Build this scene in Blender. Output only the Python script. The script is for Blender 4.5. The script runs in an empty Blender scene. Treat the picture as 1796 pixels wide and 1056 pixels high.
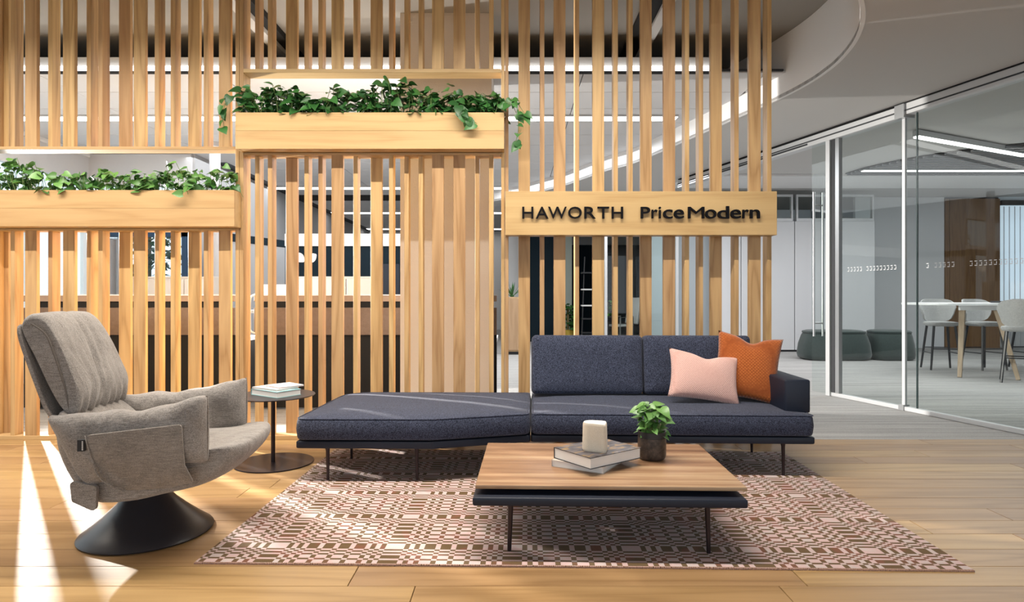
import bpy, bmesh, math, random
from mathutils import Vector, Matrix, Euler
from mathutils.geometry import tessellate_polygon
R = random.Random(7)
PI = math.pi
C = bpy.context.scene.collection
SC = bpy.context.scene

# ---------------------------------------------------------------- camera, world, lights, exposure
F = 1110.0                      # focal length in pixels of the 1796 px wide frame
CAMZ = 1.2
cd = bpy.data.cameras.new('camera'); cam = bpy.data.objects.new('camera', cd); C.objects.link(cam)
cam.location = (0, 0, CAMZ); cam.rotation_euler = (PI/2, 0, 0)
cd.sensor_width = 36; cd.lens = 36*F/1796.0; cd.shift_y = -10/1796.0
cd.clip_start = 0.05
SC.camera = cam
vs = SC.view_settings
vs.view_transform = 'Standard'; vs.look = 'None'; vs.gamma = 1; vs.use_curve_mapping = False
vs.exposure = 0.0
w = bpy.data.worlds.new('world'); SC.world = w; w.use_nodes = True
bg = w.node_tree.nodes['Background']; bg.inputs[0].default_value = (0.80, 0.90, 1.0, 1); bg.inputs[1].default_value = 1.5

def lamp(name, typ, energy, color, loc, rot=(0,0,0), **kw):
    l = bpy.data.lights.new(name, typ); l.energy = energy; l.color = color
    for k, v in kw.items(): setattr(l, k, v)
    o = bpy.data.objects.new(name, l); o.location = loc; o.rotation_euler = rot; C.objects.link(o)
    return o
# bright spot lamp in the office at the left, raking through the slats
SPOT_P = Vector((-5.55, 7.15, 2.05)); SPOT_T = Vector((.3, 5.0, .4))
lamp('raking_spot_lamp', 'SPOT', 5600, (1.0, 0.95, 0.88), SPOT_P, (SPOT_T-SPOT_P).to_track_quat('-Z', 'Y').to_euler(), spot_size=math.radians(85), spot_blend=1.0, shadow_soft_size=.05)
# linear cove lamp above the seating, in the raised part of the ceiling
lamp('cove_line_lamp', 'AREA', 300, (1.0, 0.93, 0.83), (-1.9, 3.62, 3.76), (0.12, 0, 0), shape='RECTANGLE', size=8.4, size_y=0.045, spread=math.radians(138))
# area fill lamp added behind the camera, standing in for window daylight
lamp('front_fill_lamp', 'AREA', 52, (1.0, 0.95, 0.90), (0.5, -3.6, 1.75), (PI/2, 0, 0), shape='RECTANGLE', size=10, size_y=2.8)
lamp('office_ceiling_lamp', 'AREA', 300, (0.95, 0.98, 1.0), (-1.6, 10.5, 3.36), (0, 0, 0), shape='RECTANGLE', size=7, size_y=5)
lamp('meeting_ceiling_lamp', 'AREA', 170, (0.97, 0.98, 1.0), (7.2, 9.4, 3.1), (0, 0, 0), shape='RECTANGLE', size=4, size_y=4)
lamp('corridor_ceiling_lamp', 'AREA', 110, (0.97, 0.98, 1.0), (2.6, 11.5, 3.1), (0, 0, 0), shape='RECTANGLE', size=1.5, size_y=3)

# ---------------------------------------------------------------- helpers
def tag(o, label=None, cat=None, group=None, kind=None):
    if label: o['label'] = label
    if cat: o['category'] = cat
    if group: o['group'] = group
    if kind: o['kind'] = kind
    return o
def thing(name, label, cat, loc=(0,0,0), rz=0, group=None):
    o = bpy.data.objects.new(name, None); o.location = loc; o.rotation_euler = (0,0,rz); o.empty_display_size = .1
    C.objects.link(o)
    return tag(o, label, cat, group)
def link(name, me, parent=None, loc=None, rot=None, scale=None):
    o = bpy.data.objects.new(name, me)
    if parent is not None: o.parent = parent
    if loc is not None: o.location = loc
    if rot is not None: o.rotation_euler = rot
    if scale is not None: o.scale = scale
    C.objects.link(o)
    return o
def smooth_by_angle(bm, ang=0.7):
    for f in bm.faces: f.smooth = True
    for e in bm.edges:
        if len(e.link_faces) == 2 and e.calc_face_angle(0) > ang: e.smooth = False
class MB:
    def __init__(s): s.bm = bmesh.new()
    def box(s, x0, x1, y0, y1, z0, z1, bev=0, M=None, seg=1):
        vs_ = [s.bm.verts.new(p) for p in ((x0,y0,z0),(x1,y0,z0),(x1,y1,z0),(x0,y1,z0),(x0,y0,z1),(x1,y0,z1),(x1,y1,z1),(x0,y1,z1))]
        fs = [s.bm.faces.new([vs_[i] for i in q]) for q in ((0,3,2,1),(4,5,6,7),(0,1,5,4),(1,2,6,5),(2,3,7,6),(3,0,4,7))]
        if M is not None:
            for v in vs_: v.co = M @ v.co
        if bev:
            es = list({e for f in fs for e in f.edges})
            bmesh.ops.bevel(s.bm, geom=es, offset=bev, segments=seg, affect='EDGES', profile=0.5)
        return s
    def cbox(s, c, d, bev=0, M=None, seg=1):
        return s.box(c[0]-d[0]/2, c[0]+d[0]/2, c[1]-d[1]/2, c[1]+d[1]/2, c[2]-d[2]/2, c[2]+d[2]/2, bev, M, seg)
    def tube(s, pts, r, n=10, cap=True):
        pts = [Vector(p) for p in pts]; rs = r if isinstance(r, (list, tuple)) else [r]*len(pts)
        rings = []; prev = None
        for i, p in enumerate(pts):
            t = (pts[min(i+1, len(pts)-1)] - pts[max(i-1, 0)]).normalized()
            if prev is None:
                a = Vector((0,0,1)) if abs(t.z) < .9 else Vector((1,0,0))
                nrm = t.cross(a).normalized()
            else:
                nrm = (prev - t*prev.dot(t)).normalized()
            prev = nrm; b = t.cross(nrm)
            rings.append([s.bm.verts.new(p + (nrm*math.cos(2*PI*k/n) + b*math.sin(2*PI*k/n))*rs[i]) for k in range(n)])
        for a, b in zip(rings, rings[1:]):
            for k in range(n): s.bm.faces.new((a[k], a[(k+1)%n], b[(k+1)%n], b[k]))
        if cap: s.bm.faces.new(rings[0][::-1]); s.bm.faces.new(rings[-1])
        return s
    def lathe(s, prof, n=32, c=(0,0,0), cap=True):
        rings = [[s.bm.verts.new((c[0]+r*math.cos(2*PI*k/n), c[1]+r*math.sin(2*PI*k/n), c[2]+z)) for k in range(n)] for r, z in prof]
        for a, b in zip(rings, rings[1:]):
            for k in range(n): s.bm.faces.new((a[k], a[(k+1)%n], b[(k+1)%n], b[k]))
        if cap: s.bm.faces.new(rings[0][::-1]); s.bm.faces.new(rings[-1])
        return s
    def loft(s, rings, cap=True, close=True):
        rv = [[s.bm.verts.new(p) for p in r] for r in rings]; n = len(rv[0])
        for a, b in zip(rv, rv[1:]):
            for k in range(n if close else n-1): s.bm.faces.new((a[k], a[(k+1)%n], b[(k+1)%n], b[k]))
        if cap: s.bm.faces.new(rv[0][::-1]); s.bm.faces.new(rv[-1])
        return s
    def prism(s, poly, z0, z1, bev=0):
        a = [s.bm.verts.new((p[0], p[1], z0)) for p in poly]; b = [s.bm.verts.new((p[0], p[1], z1)) for p in poly]; n = len(a)
        fs = [s.bm.faces.new(a[::-1]), s.bm.faces.new(b)]
        for k in range(n): fs.append(s.bm.faces.new((a[k], a[(k+1)%n], b[(k+1)%n], b[k])))
        if bev: bmesh.ops.bevel(s.bm, geom=list({e for f in fs for e in f.edges}), offset=bev, segments=2, affect='EDGES', profile=.5)
        return s
    def xf(s, M):
        bmesh.ops.transform(s.bm, matrix=M, verts=s.bm.verts[:]); return s
    def mesh(s, name, mat=None, smooth=False, ang=0.7):
        bmesh.ops.recalc_face_normals(s.bm, faces=s.bm.faces[:])
        if smooth: smooth_by_angle(s.bm, ang)
        me = bpy.data.meshes.new(name); s.bm.to_mesh(me); s.bm.free()
        if mat: me.materials.append(mat)
        return me
    def obj(s, name, mat, parent=None, loc=None, rot=None, smooth=False, ang=0.7, world=False):
        if world and parent is not None:
            s.xf(Matrix.Translation(-parent.location))
        return link(name, s.mesh(name, mat, smooth, ang), parent, loc, rot)
def fillet(poly, r, n=5):
    out = []; m = len(poly); rr = r if isinstance(r, (list, tuple)) else [r]*m
    for i in range(m):
        p = Vector(poly[i]).to_2d(); a = (Vector(poly[i-1]).to_2d()-p).normalized(); b = (Vector(poly[(i+1)%m]).to_2d()-p).normalized()
        if rr[i] <= 0: out.append(p); continue
        ang = a.angle(b); d = rr[i]/math.tan(ang/2); c = p + (a+b).normalized()*(rr[i]/math.sin(ang/2))
        s_ = p+a*d-c; e_ = p+b*d-c
        a0 = math.atan2(s_.y, s_.x); a1 = math.atan2(e_.y, e_.x); da = (a1-a0+PI)%(2*PI)-PI
        for k in range(n+1): t = a0+da*k/n; out.append(c+Vector((math.cos(t), math.sin(t)))*rr[i])
    return out
def inset(poly, d):
    n = len(poly); out = []
    for i in range(n):
        p = poly[i]; e1 = (p-poly[i-1]); e2 = (poly[(i+1)%n]-p)
        if e1.length < 1e-9: e1 = e2
        e1 = e1.normalized(); e2 = e2.normalized()
        n1 = Vector((-e1.y, e1.x)); n2 = Vector((-e2.y, e2.x)); m = (n1+n2)
        m = m.normalized(); k = max(.35, m.dot(n1)); out.append(p+m*(d/k))
    return out
def cushion(poly, z0, z1, r, fil, crown=.02, deep=.25, belly=0.0):
    """soft slab over a counter-clockwise convex outline"""
    P = fillet(poly, fil, 6)
    prof = [(r, z0), (r*.3, z0+r*.3), (0, z0+r), (-belly, (z0+z1)/2), (0, z1-r), (r*.3, z1-r*.3), (r, z1), (r+.35*(deep-r), z1+crown*.6), (deep, z1+crown)]
    rings = []
    for d, z in prof:
        if d == deep or d > r:
            c = sum(P, Vector((0,0)))/len(P); q = inset(P, r); k = (d-r)
            q = [v + (c-v)*min(1, k/max(.3, deep)*.6) for v in q]
        else: q = inset(P, d)
        rings.append([(v.x, v.y, z) for v in q])
    m = MB(); m.loft(rings, cap=True); return m
def catmull(pts, n, closed=True):
    m = len(pts); out = []
    segs = m if closed else m-1
    for i in range(segs):
        if closed: p0, p1, p2, p3 = (Vector(pts[(i+k-1) % m]) for k in range(4))
        else: p0, p1, p2, p3 = (Vector(pts[min(max(i+k-1, 0), m-1)]) for k in range(4))
        for j in range(n):
            t = j/n
            out.append(.5*((2*p1)+(p2-p0)*t+(2*p0-5*p1+4*p2-p3)*t*t+(3*p1-p0-3*p2+p3)*t**3))
    if not closed: out.append(Vector(pts[-1]))
    return out

# ---------------------------------------------------------------- materials
def mat(name, col, rough=.5, metal=0, spec=.5, sheen=0, emit=None, est=0, coat=0):
    m = bpy.data.materials.new(name); m.use_nodes = True; b = m.node_tree.nodes['Principled BSDF']
    b.inputs['Base Color'].default_value = (*col, 1); b.inputs['Roughness'].default_value = rough; b.inputs['Metallic'].default_value = metal
    b.inputs['Specular IOR Level'].default_value = spec; b.inputs['Sheen Weight'].default_value = sheen; b.inputs['Coat Weight'].default_value = coat
    if emit: b.inputs['Emission Color'].default_value = (*emit, 1); b.inputs['Emission Strength'].default_value = est
    return m
class NT:
    def __init__(s, m): s.t = m.node_tree; s.b = s.t.nodes['Principled BSDF']
    def n(s, typ, **kw):
        nd = s.t.nodes.new(typ)
        for k, v in kw.items(): setattr(nd, k, v)
        return nd
    def l(s, a, b): s.t.links.new(a, b)
    def math(s, op, a, b=None):
        nd = s.n('ShaderNodeMath', operation=op)
        for i, v in enumerate((a, b)):
            if v is None: continue
            if isinstance(v, (int, float)): nd.inputs[i].default_value = v
            else: s.l(v, nd.inputs[i])
        return nd.outputs[0]
    def coord(s, scale=(1,1,1), rnd=True, kind='Object', rot=(0,0,0)):
        tc = s.n('ShaderNodeTexCoord'); mp = s.n('ShaderNodeMapping'); mp.inputs['Scale'].default_value = scale; mp.inputs['Rotation'].default_value = rot
        src = tc.outputs[kind]
        if rnd:
            oi = s.n('ShaderNodeObjectInfo'); cx = s.n('ShaderNodeCombineXYZ')
            s.l(s.math('MULTIPLY', oi.outputs['Random'], 31.7), cx.inputs[0]); s.l(s.math('MULTIPLY', oi.outputs['Random'], 53.1), cx.inputs[1]); s.l(s.math('MULTIPLY', oi.outputs['Random'], 17.3), cx.inputs[2])
            ad = s.n('ShaderNodeVectorMath', operation='ADD'); s.l(src, ad.inputs[0]); s.l(cx.outputs[0], ad.inputs[1]); src = ad.outputs[0]
        s.l(src, mp.inputs['Vector']); return mp.outputs[0]
    def noise(s, vec, scale, detail=2, rough=.5, dist=0):
        nd = s.n('ShaderNodeTexNoise'); nd.inputs['Scale'].default_value = scale; nd.inputs['Detail'].default_value = detail
        nd.inputs['Roughness'].default_value = rough; nd.inputs['Distortion'].default_value = dist; s.l(vec, nd.inputs['Vector']); return nd.outputs[0]
    def ramp(s, fac, stops, interp='LINEAR'):
        nd = s.n('ShaderNodeValToRGB'); r = nd.color_ramp; r.interpolation = interp
        while len(r.elements) < len(stops): r.elements.new(1)
        for e, (p, c) in zip(r.elements, stops):
            e.position = p; e.color = (*c, 1) if not isinstance(c, (int, float)) else (c, c, c, 1)
        s.l(fac, nd.inputs[0]); return nd.outputs[0]
    def mix(s, fac, a, b, blend='MIX'):
        nd = s.n('ShaderNodeMix', data_type='RGBA', blend_type=blend)
        for i, v in ((0, fac), (6, a), (7, b)):
            if isinstance(v, (int, float)): nd.inputs[i].default_value = v
            elif isinstance(v, tuple): nd.inputs[i].default_value = (*v, 1)
            else: s.l(v, nd.inputs[i])
        return nd.outputs[2]
    def bump(s, h, strength=.2, dist=.01):
        nd = s.n('ShaderNodeBump'); nd.inputs['Strength'].default_value = strength; nd.inputs['Distance'].default_value = dist
        s.l(h, nd.inputs['Height']); s.l(nd.outputs[0], s.b.inputs['Normal'])
    def col(s, c): s.l(c, s.b.inputs['Base Color'])
def wood(name, light, dark, axis=2, rough=.45, grain=1.0, vary=.14, ring=11):
    m = mat(name, light, rough, spec=.35); t = NT(m)
    sc = [7*grain, 7*grain, 7*grain]; sc[axis] = .55*grain
    a = t.noise(t.coord(tuple(sc)), 1.0, 2, .45, .3)
    rings = t.math('PINGPONG', t.math('MULTIPLY', a, ring), 1.0)
    sf = [90*grain]*3; sf[axis] = 3*grain
    f = t.noise(t.coord(tuple(sf)), 1.0, 2, .6)
    k = t.math('ADD', t.math('MULTIPLY', rings, .55), t.math('MULTIPLY', f, .55))
    c = t.ramp(k, [(0.18, dark), (0.5, tuple(.35*d+.65*l for d, l in zip(dark, light))), (0.85, light)])
    oi = t.n('ShaderNodeObjectInfo'); hs = t.n('ShaderNodeHueSaturation'); t.l(c, hs.inputs['Color'])
    t.l(t.math('ADD', t.math('MULTIPLY', oi.outputs['Random'], 2*vary), 1-vary), hs.inputs['Value'])
    t.l(t.math('ADD', t.math('MULTIPLY', oi.outputs['Random'], .012), .494), hs.inputs['Hue'])
    t.col(hs.outputs[0]); t.bump(k, .06, .003)
    return m
OAK = wood('oak_upright', (.57, .366, .172), (.37, .212, .088), 2, vary=.12)
OAKX = wood('oak_board', (.57, .382, .182), (.475, .295, .128), 0, vary=.03, ring=7)
PLANK = wood('oak_plank', (.42, .262, .118), (.285, .165, .066), 0, rough=.36, vary=.16, ring=8)
CABW = wood('cabinet_oak', (.50, .34, .20), (.40, .26, .14), 2, vary=.03)
WALNUT = wood('brown_panel_wood', (.20, .10, .04), (.14, .065, .025), 2, vary=.03)
def tabletop_mat():
    m = mat('banded_wood_top', (.5,.3,.15), .38, spec=.4); t = NT(m)
    a = t.noise(t.coord((.25, 7.5, 1), rnd=False), 1.0, 3, .65, .15); f = t.noise(t.coord((5, 120, 1), rnd=False), 1.0, 2, .6)
    k = t.math('ADD', a, t.math('MULTIPLY', t.math('SUBTRACT', f, .5), .22))
    t.col(t.ramp(k, [(.30, (.13,.062,.030)), (.42, (.25,.135,.072)), (.52, (.33,.19,.105)), (.60, (.44,.29,.17)), (.72, (.50,.345,.21))]))
    return m
TOPW = tabletop_mat()
def fabric(name, c1, c2, scale=420, mid=.5, bump=.35, rough=.9, sheen=.25, mottle=.5):
    m = mat(name, c1, rough, spec=.2, sheen=sheen); t = NT(m); v = t.coord(rnd=False)
    a = t.noise(v, scale, 2, .7); b = t.noise(v, 35, 3, .6)
    k = t.math('ADD', a, t.math('MULTIPLY', t.math('SUBTRACT', b, .5), mottle*.4))
    t.col(t.ramp(k, [(mid-.14, c1), (mid+.14, c2)])); t.bump(a, bump, .003); return m
def twill(name, c1, c2, scale=95, rot=(.5,.6,.8)):
    m = mat(name, c1, .92, spec=.15, sheen=.3); t = NT(m); v = t.coord(rnd=False, rot=rot)
    wv = t.noise(t.coord((26, 330, 200), rnd=False, rot=rot), 1, 1, .5); a = t.noise(v, 260, 2, .7); b = t.noise(v, 9, 3, .6)
    k = t.math('ADD', t.math('MULTIPLY', wv, .34), t.math('ADD', t.math('MULTIPLY', a, .66), t.math('MULTIPLY', t.math('SUBTRACT', b, .5), .25)))
    t.col(t.ramp(k, [(.30, c1), (.68, c2)])); fold = t.noise(t.coord((16, 16, 5), rnd=False), 1, 2, .5, .8); t.bump(t.math('ADD', t.math('MULTIPLY', k, .12), fold), .55, .022); return m
def quilt(name, c1, c2, scale):
    m = mat(name, c1, .85, spec=.15, sheen=.35); t = NT(m); v = t.coord((scale, scale, scale*.2), rnd=False, rot=(0, 0, PI/4))
    ck = t.n('ShaderNodeTexVoronoi', feature='F1', distance='CHEBYCHEV'); ck.inputs['Scale'].default_value = 1; ck.inputs['Randomness'].default_value = .12; t.l(v, ck.inputs['Vector'])
    t.col(t.ramp(ck.outputs['Distance'], [(.15, c2), (.5, c1)])); t.bump(t.math('SUBTRACT', 1.0, ck.outputs['Distance']), .8, .006); return m
NAVY = fabric('navy_tweed', (.008, .011, .022), (.085, .098, .155), 190, mid=.52, mottle=.2, sheen=.1)
LEATH = mat('navy_leather', (.011, .016, .031), .48, spec=.35)
_t = NT(LEATH); _t.bump(_t.noise(_t.coord(rnd=False), 240, 3, .6), .15, .002)
GREY = twill('taupe_twill', (.12, .107, .097), (.41, .375, .345))
GREYP = twill('taupe_twill_pocket', (.13, .112, .098), (.36, .315, .275), rot=(0,.2,.1))
PINK = quilt('pink_quilt', (.62, .36, .31), (.80, .53, .47), 95)
ORANGE = quilt('orange_quilt', (.28, .065, .012), (.50, .14, .03), 62)
BLACK = mat('black_powdercoat', (.012, .012, .015), .38)
DARKBR = mat('dark_bronze_metal', (.035, .025, .028), .32, metal=.6)
CHAR = mat('charcoal', (.02, .022, .026), .6)
WHITE = mat('white_paint', (.80, .80, .80), .6)
CEILW = mat('ceiling_paint', (.52, .515, .505), .8)
DECK = mat('deck_paint', (.30, .285, .26), .8)
TILE = mat('ceiling_tile', (.62, .62, .63), .85)
PLEN = mat('plenum_black', (.006, .006, .007), .9)
STEEL = mat('brushed_steel', (.45, .46, .47), .32, metal=.85)
ALU = mat('white_aluminium', (.55, .56, .57), .4, metal=.25)
TAUPEW = mat('taupe_plaster', (.60, .555, .51), .85)
_t = NT(TAUPEW); _t.bump(_t.noise(_t.coord(rnd=False), 60, 4, .7), .35, .01)
PANELW = mat('white_panel', (.66, .67, .69), .5)
TEAL = mat('teal_wall', (.006, .017, .027), .7, spec=.2)
BLUEF = mat('blue_frame', (.015, .05, .11), .5)
FELT = fabric('brown_felt', (.115, .08, .062), (.22, .16, .128), 260)
FELTL = fabric('light_felt', (.25, .18, .14), (.36, .27, .21), 260)
OTTO = fabric('dark_green_felt', (.030, .042, .040), (.060, .078, .074), 200)
STOOLF = fabric('light_grey_felt', (.24, .24, .24), (.40, .40, .39), 200)
CREAM = mat('cream_laminate', (.48, .44, .40), .6)
LED = mat('led_diffuser', (1, 1, 1), .5, emit=(1, .98, .95), est=5)
SOIL = mat('soil', (.02, .013, .008), .95)
PAPER = mat('paper', (.78, .76, .73), .8)
def glassmat(name, tint=(.93, .96, .95), k=1.0):
    m = bpy.data.materials.new(name); m.use_nodes = True; nt = m.node_tree; nt.nodes.clear()
    out = nt.nodes.new('ShaderNodeOutputMaterial'); tr = nt.nodes.new('ShaderNodeBsdfTransparent'); gl = nt.nodes.new('ShaderNodeBsdfGlossy'); mx = nt.nodes.new('ShaderNodeMixShader'); fr = nt.nodes.new('ShaderNodeFresnel')
    tr.inputs[0].default_value = (*tint, 1); gl.inputs['Roughness'].default_value = .01; fr.inputs[0].default_value = 1.45
    gl.inputs[0].default_value = (.9*k, .93*k, .93*k, 1)
    ge = nt.nodes.new('ShaderNodeNewGeometry'); mu = nt.nodes.new('ShaderNodeMath'); mu.operation = 'MULTIPLY'; iv = nt.nodes.new('ShaderNodeMath'); iv.operation = 'SUBTRACT'; iv.inputs[0].default_value = 1
    nt.links.new(ge.outputs['Backfacing'], iv.inputs[1]); nt.links.new(fr.outputs[0], mu.inputs[0]); nt.links.new(iv.outputs[0], mu.inputs[1]); nt.links.new(mu.outputs[0], mx.inputs[0]); nt.links.new(tr.outputs[0], mx.inputs[1]); nt.links.new(gl.outputs[0], mx.inputs[2]); nt.links.new(mx.outputs[0], out.inputs[0]); return m
GLASS = glassmat('clear_glass')
def leafmat(name, c1, c2):
    m = mat(name, c1, .38, spec=.5); t = NT(m); oi = t.n('ShaderNodeObjectInfo')
    n = t.noise(t.coord((1,1,1)), 30, 2)
    k = t.math('ADD', t.math('MULTIPLY', oi.outputs['Random'], .6), t.math('MULTIPLY', n, .5))
    t.col(t.ramp(k, [(.15, c1), (.95, c2)]))
    return m
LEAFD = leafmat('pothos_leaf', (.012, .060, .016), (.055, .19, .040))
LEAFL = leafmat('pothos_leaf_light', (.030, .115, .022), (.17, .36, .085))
STEMG = mat('leaf_stem', (.17, .24, .08), .6)
STEMG2 = mat('brown_stem', (.16, .12, .05), .7)

def carpetmat():
    m = mat('grey_carpet', (.3,.3,.3), .95, spec=.1); t = NT(m)
    a = t.noise(t.coord((.5, 14, 1), rnd=False), 1, 4, .75); b = t.noise(t.coord(rnd=False), 130, 2, .7)
    k = t.math('ADD', t.math('MULTIPLY', a, .6), t.math('MULTIPLY', b, .4))
    t.col(t.ramp(k, [(.33, (.25, .245, .24)), (.66, (.52, .51, .495))])); t.bump(b, .4, .006); return m
CARPET = carpetmat()
def steps(ws):
    tot = sum(ws); p = 0; out = []
    for i, x in enumerate(ws): out.append((p/tot, float(i % 2))); p += x
    return tot, out
def rugmat():
    m = mat('woven_rug', (.5,.4,.4), .95, spec=.1, sheen=.1); t = NT(m)
    tc = t.n('ShaderNodeTexCoord'); sp = t.n('ShaderNodeSeparateXYZ'); t.l(tc.outputs['Object'], sp.inputs[0])
    n = .0242
    pc, sc_ = steps([.088] + [n]*4 + [.051, n, .051, n, .051, n, .051] + [n]*4)
    pr, sr = steps([.066] + [.0175]*4 + [.037, .0175, .037, .0175, .037, .0175, .037] + [.0175]*4)
    a = t.ramp(t.math('FRACT', t.math('ADD', t.math('DIVIDE', sp.outputs[0], pc), 20+(.044+1.4115)/pc)), sc_, 'CONSTANT')
    b = t.ramp(t.math('FRACT', t.math('ADD', t.math('DIVIDE', sp.outputs[1], pr), 20+(.033+.843)/pr)), sr, 'CONSTANT')
    x = t.math('ABSOLUTE', t.math('SUBTRACT', a, b))
    v = t.n('ShaderNodeVectorMath', operation='MULTIPLY'); t.l(tc.outputs['Object'], v.inputs[0]); v.inputs[1].default_value = (9, 9, 1)
    nz = t.noise(v.outputs[0], 1, 1); fine = t.noise(tc.outputs['Object'], 320, 2, .7)
    brown = t.mix(t.ramp(nz, [(.52, 0.0), (.62, 1.0)]), (.150, .092, .040), (.215, .090, .050))
    pink = t.mix(t.ramp(t.noise(v.outputs[0], 1.7, 1), [(.45, 0.0), (.6, 1.0)]), (.66, .475, .46), (.62, .52, .50))
    c = t.mix(x, pink, brown); c = t.mix(.25, c, t.ramp(fine, [(.3, .25), (.7, 1.0)]), 'MULTIPLY'); t.col(c)
    t.bump(t.math('ADD', t.math('MULTIPLY', x, .3), fine), .5, .004); return m
RUG = rugmat()

# ---------------------------------------------------------------- setting: floors
YS = 5.25                       # front plane of the slatted screen
fl = thing('floor', None, None); tag(fl, kind='structure')
MB().box(-6.6, 13, -4, YS+.02, -.05, -.012).obj('subfloor', CHAR, fl)
pl_rows = []
y = YS+.02; row = 0
PM = {}
while y > -1.6:
    x = -6.6 - R.uniform(0, 1.6)
    while x < 8.5:
        L = R.choice([1.5, 1.9, 2.2, 2.2]); key = L
        if key not in PM:
            PM[key] = MB().box(0, L-.0035, -.190+.0025, 0, -.012, 0, .0012).mesh('plank', PLANK)
        link('plank', PM[key], fl, (x, y, R.uniform(-.0003, .0003)))
        x += L
    y -= .190; row += 1
cp = MB().box(-6.7, 13, YS+.02, 24, -.05, -.002).obj('carpet', CARPET, fl)

# ---------------------------------------------------------------- setting: walls and ceilings
TZ = 3.42; LZ = 3.20; DZ = 3.81
wl = thing('wall_left', None, None, (-6.6, 2, 0)); tag(wl, kind='structure')
def wallbox(parent, *a): MB().box(*a).obj('wall_panel', WHITE, parent, world=True)
wallbox(wl, -6.75, -6.6, -4, 3.2, 0, DZ)
wallbox(wl, -6.75, -6.6, 3.2, 9.95, 0, .25); wallbox(wl, -6.75, -6.6, 3.2, 9.95, 3.36, DZ)
win1 = thing('window_1', None, None, (-6.68, 6.6, .25)); tag(win1, kind='structure')
for yy in (3.2, 4.6, 6.0, 7.4, 8.7, 9.85): MB().box(-6.72, -6.62, yy, yy+.09, .25, 2.949 if yy > 7 else 3.36).obj('mullion', WHITE, win1, world=True)
MB().box(-6.72, -6.62, 7.4, 9.95, 2.95, 3.40).obj('spandrel', TILE, win1, world=True)
MB().box(-6.72, -6.62, 3.2, 9.95, 2.18, 2.26).obj('transom', WHITE, win1, world=True)
MB().box(-6.675, -6.669, 3.2, 9.95, .25, 3.36).obj('glass', GLASS, win1, world=True)
win2 = thing('window_2', None, None, (-5.8, 9.95, 0)); tag(win2, kind='structure')
WY = 9.95
for x0, x1 in ((-6.68, -6.53), (-5.17, -5.02)): MB().box(x0, x1, WY-.05, WY+.1, 0, 2.24).obj('frame_post', BLUEF, win2, world=True)
MB().box(-6.68, -5.02, WY-.05, WY+.1, 2.12, 2.24).obj('frame_head', BLUEF, win2, world=True)
MB().box(-6.68, -5.02, WY-.05, WY+.1, 2.24, 2.32).obj('clerestory_sill', WHITE, win2, world=True)
MB().box(-6.68, -5.02, WY-.05, WY+.1, 2.92, 3.41).obj('clerestory_head', TILE, win2, world=True)
MB().box(-6.6, -5.1, WY+.02, WY+.026, 0, 3.36).obj('glass', GLASS, win2, world=True)
wf = thing('wall_facade', None, None, (-5, 15, 0)); tag(wf, kind='structure')
MB().box(-5.08, -4.98, WY, 22, 0, TZ).obj('wall_panel', mat('grey_wall', (.40, .40, .41), .8), wf, world=True)
wb = thing('wall_back', None, None, (3, 22, 0)); tag(wb, kind='structure')
wallbox(wb, -5, 13, 22, 22.2, 0, DZ)
wr = thing('wall_right', None, None, (13, 8, 0)); tag(wr, kind='structure')
wallbox(wr, 13, 13.2, -4, 22, 0, DZ)
wfr = thing('wall_front', None, None, (3, -4, 0)); tag(wfr, kind='structure')
wallbox(wfr, -6.6, 13, -4.2, -4, 0, .3); wallbox(wfr, -6.6, 13, -4.2, -4, 3.15, DZ)
for x in (-6.6, -3.5, -.4, 2.7, 5.8, 8.9, 12.85): MB().box(x, x+.15, -4.2, -4, .3, 3.15).obj('mullion', WHITE, wfr, world=True)

ce = thing('ceiling', None, None, (0, 5, DZ)); tag(ce, kind='structure')
CURVE = [(1.0, 11.4), (1.49, 10.18), (1.83, 9.57), (2.17, 8.41), (2.45, 7.4), (2.68, 6.55), (2.78, 6.0), (2.79, 5.56), (2.74, 5.2), (2.64, 4.85), (2.47, 4.48), (2.2, 4.1), (1.75, 3.65), (1.2, 3.3), (.3, 3.06), (-1, 3.0), (-3, 3.0), (-6.6, 3.0)]
cc = [v.to_2d() for v in catmull([(*p, 0) for p in CURVE], 8, False)]
MB().box(-6.6, 3.2, 2.6, 8.2, DZ, DZ+.1).obj('deck', DECK, ce, world=True)
MB().box(-4.98, 13, 8.2, 22.2, DZ, DZ+.1).box(-6.7, -4.98, 8.2, 10.0, DZ, DZ+.1).obj('plenum_top', PLEN, ce, world=True)
MB().box(-6.6, 3.0, 8.2, 8.3, TZ+.2, DZ).obj('plenum_back', PLEN, ce, world=True)
# lower ceiling right of the curve and over the camera
m = MB()
poly = [(-1, 14), (0.2, 12.8)] + [tuple(v) for v in cc] + [(-6.6, -4), (13, -4), (13, 10.4), (3.0, 10.4), (2.6, 14)]
poly = [p for i, p in enumerate(poly) if i == 0 or (Vector(p)-Vector(poly[i-1])).length > 1e-4]
vs_ = [m.bm.verts.new((p[0], p[1], LZ)) for p in poly]
for tri in tessellate_polygon([[Vector((p[0], p[1], 0)) for p in poly]]): m.bm.faces.new([vs_[i] for i in tri])
r_ = bmesh.ops.extrude_face_region(m.bm, geom=m.bm.faces[:]); bmesh.ops.translate(m.bm, verts=[g for g in r_['geom'] if isinstance(g, bmesh.types.BMVert)], vec=(0, 0, .03))
m.obj('lower_ceiling', CEILW, ce, world=True)
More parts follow.
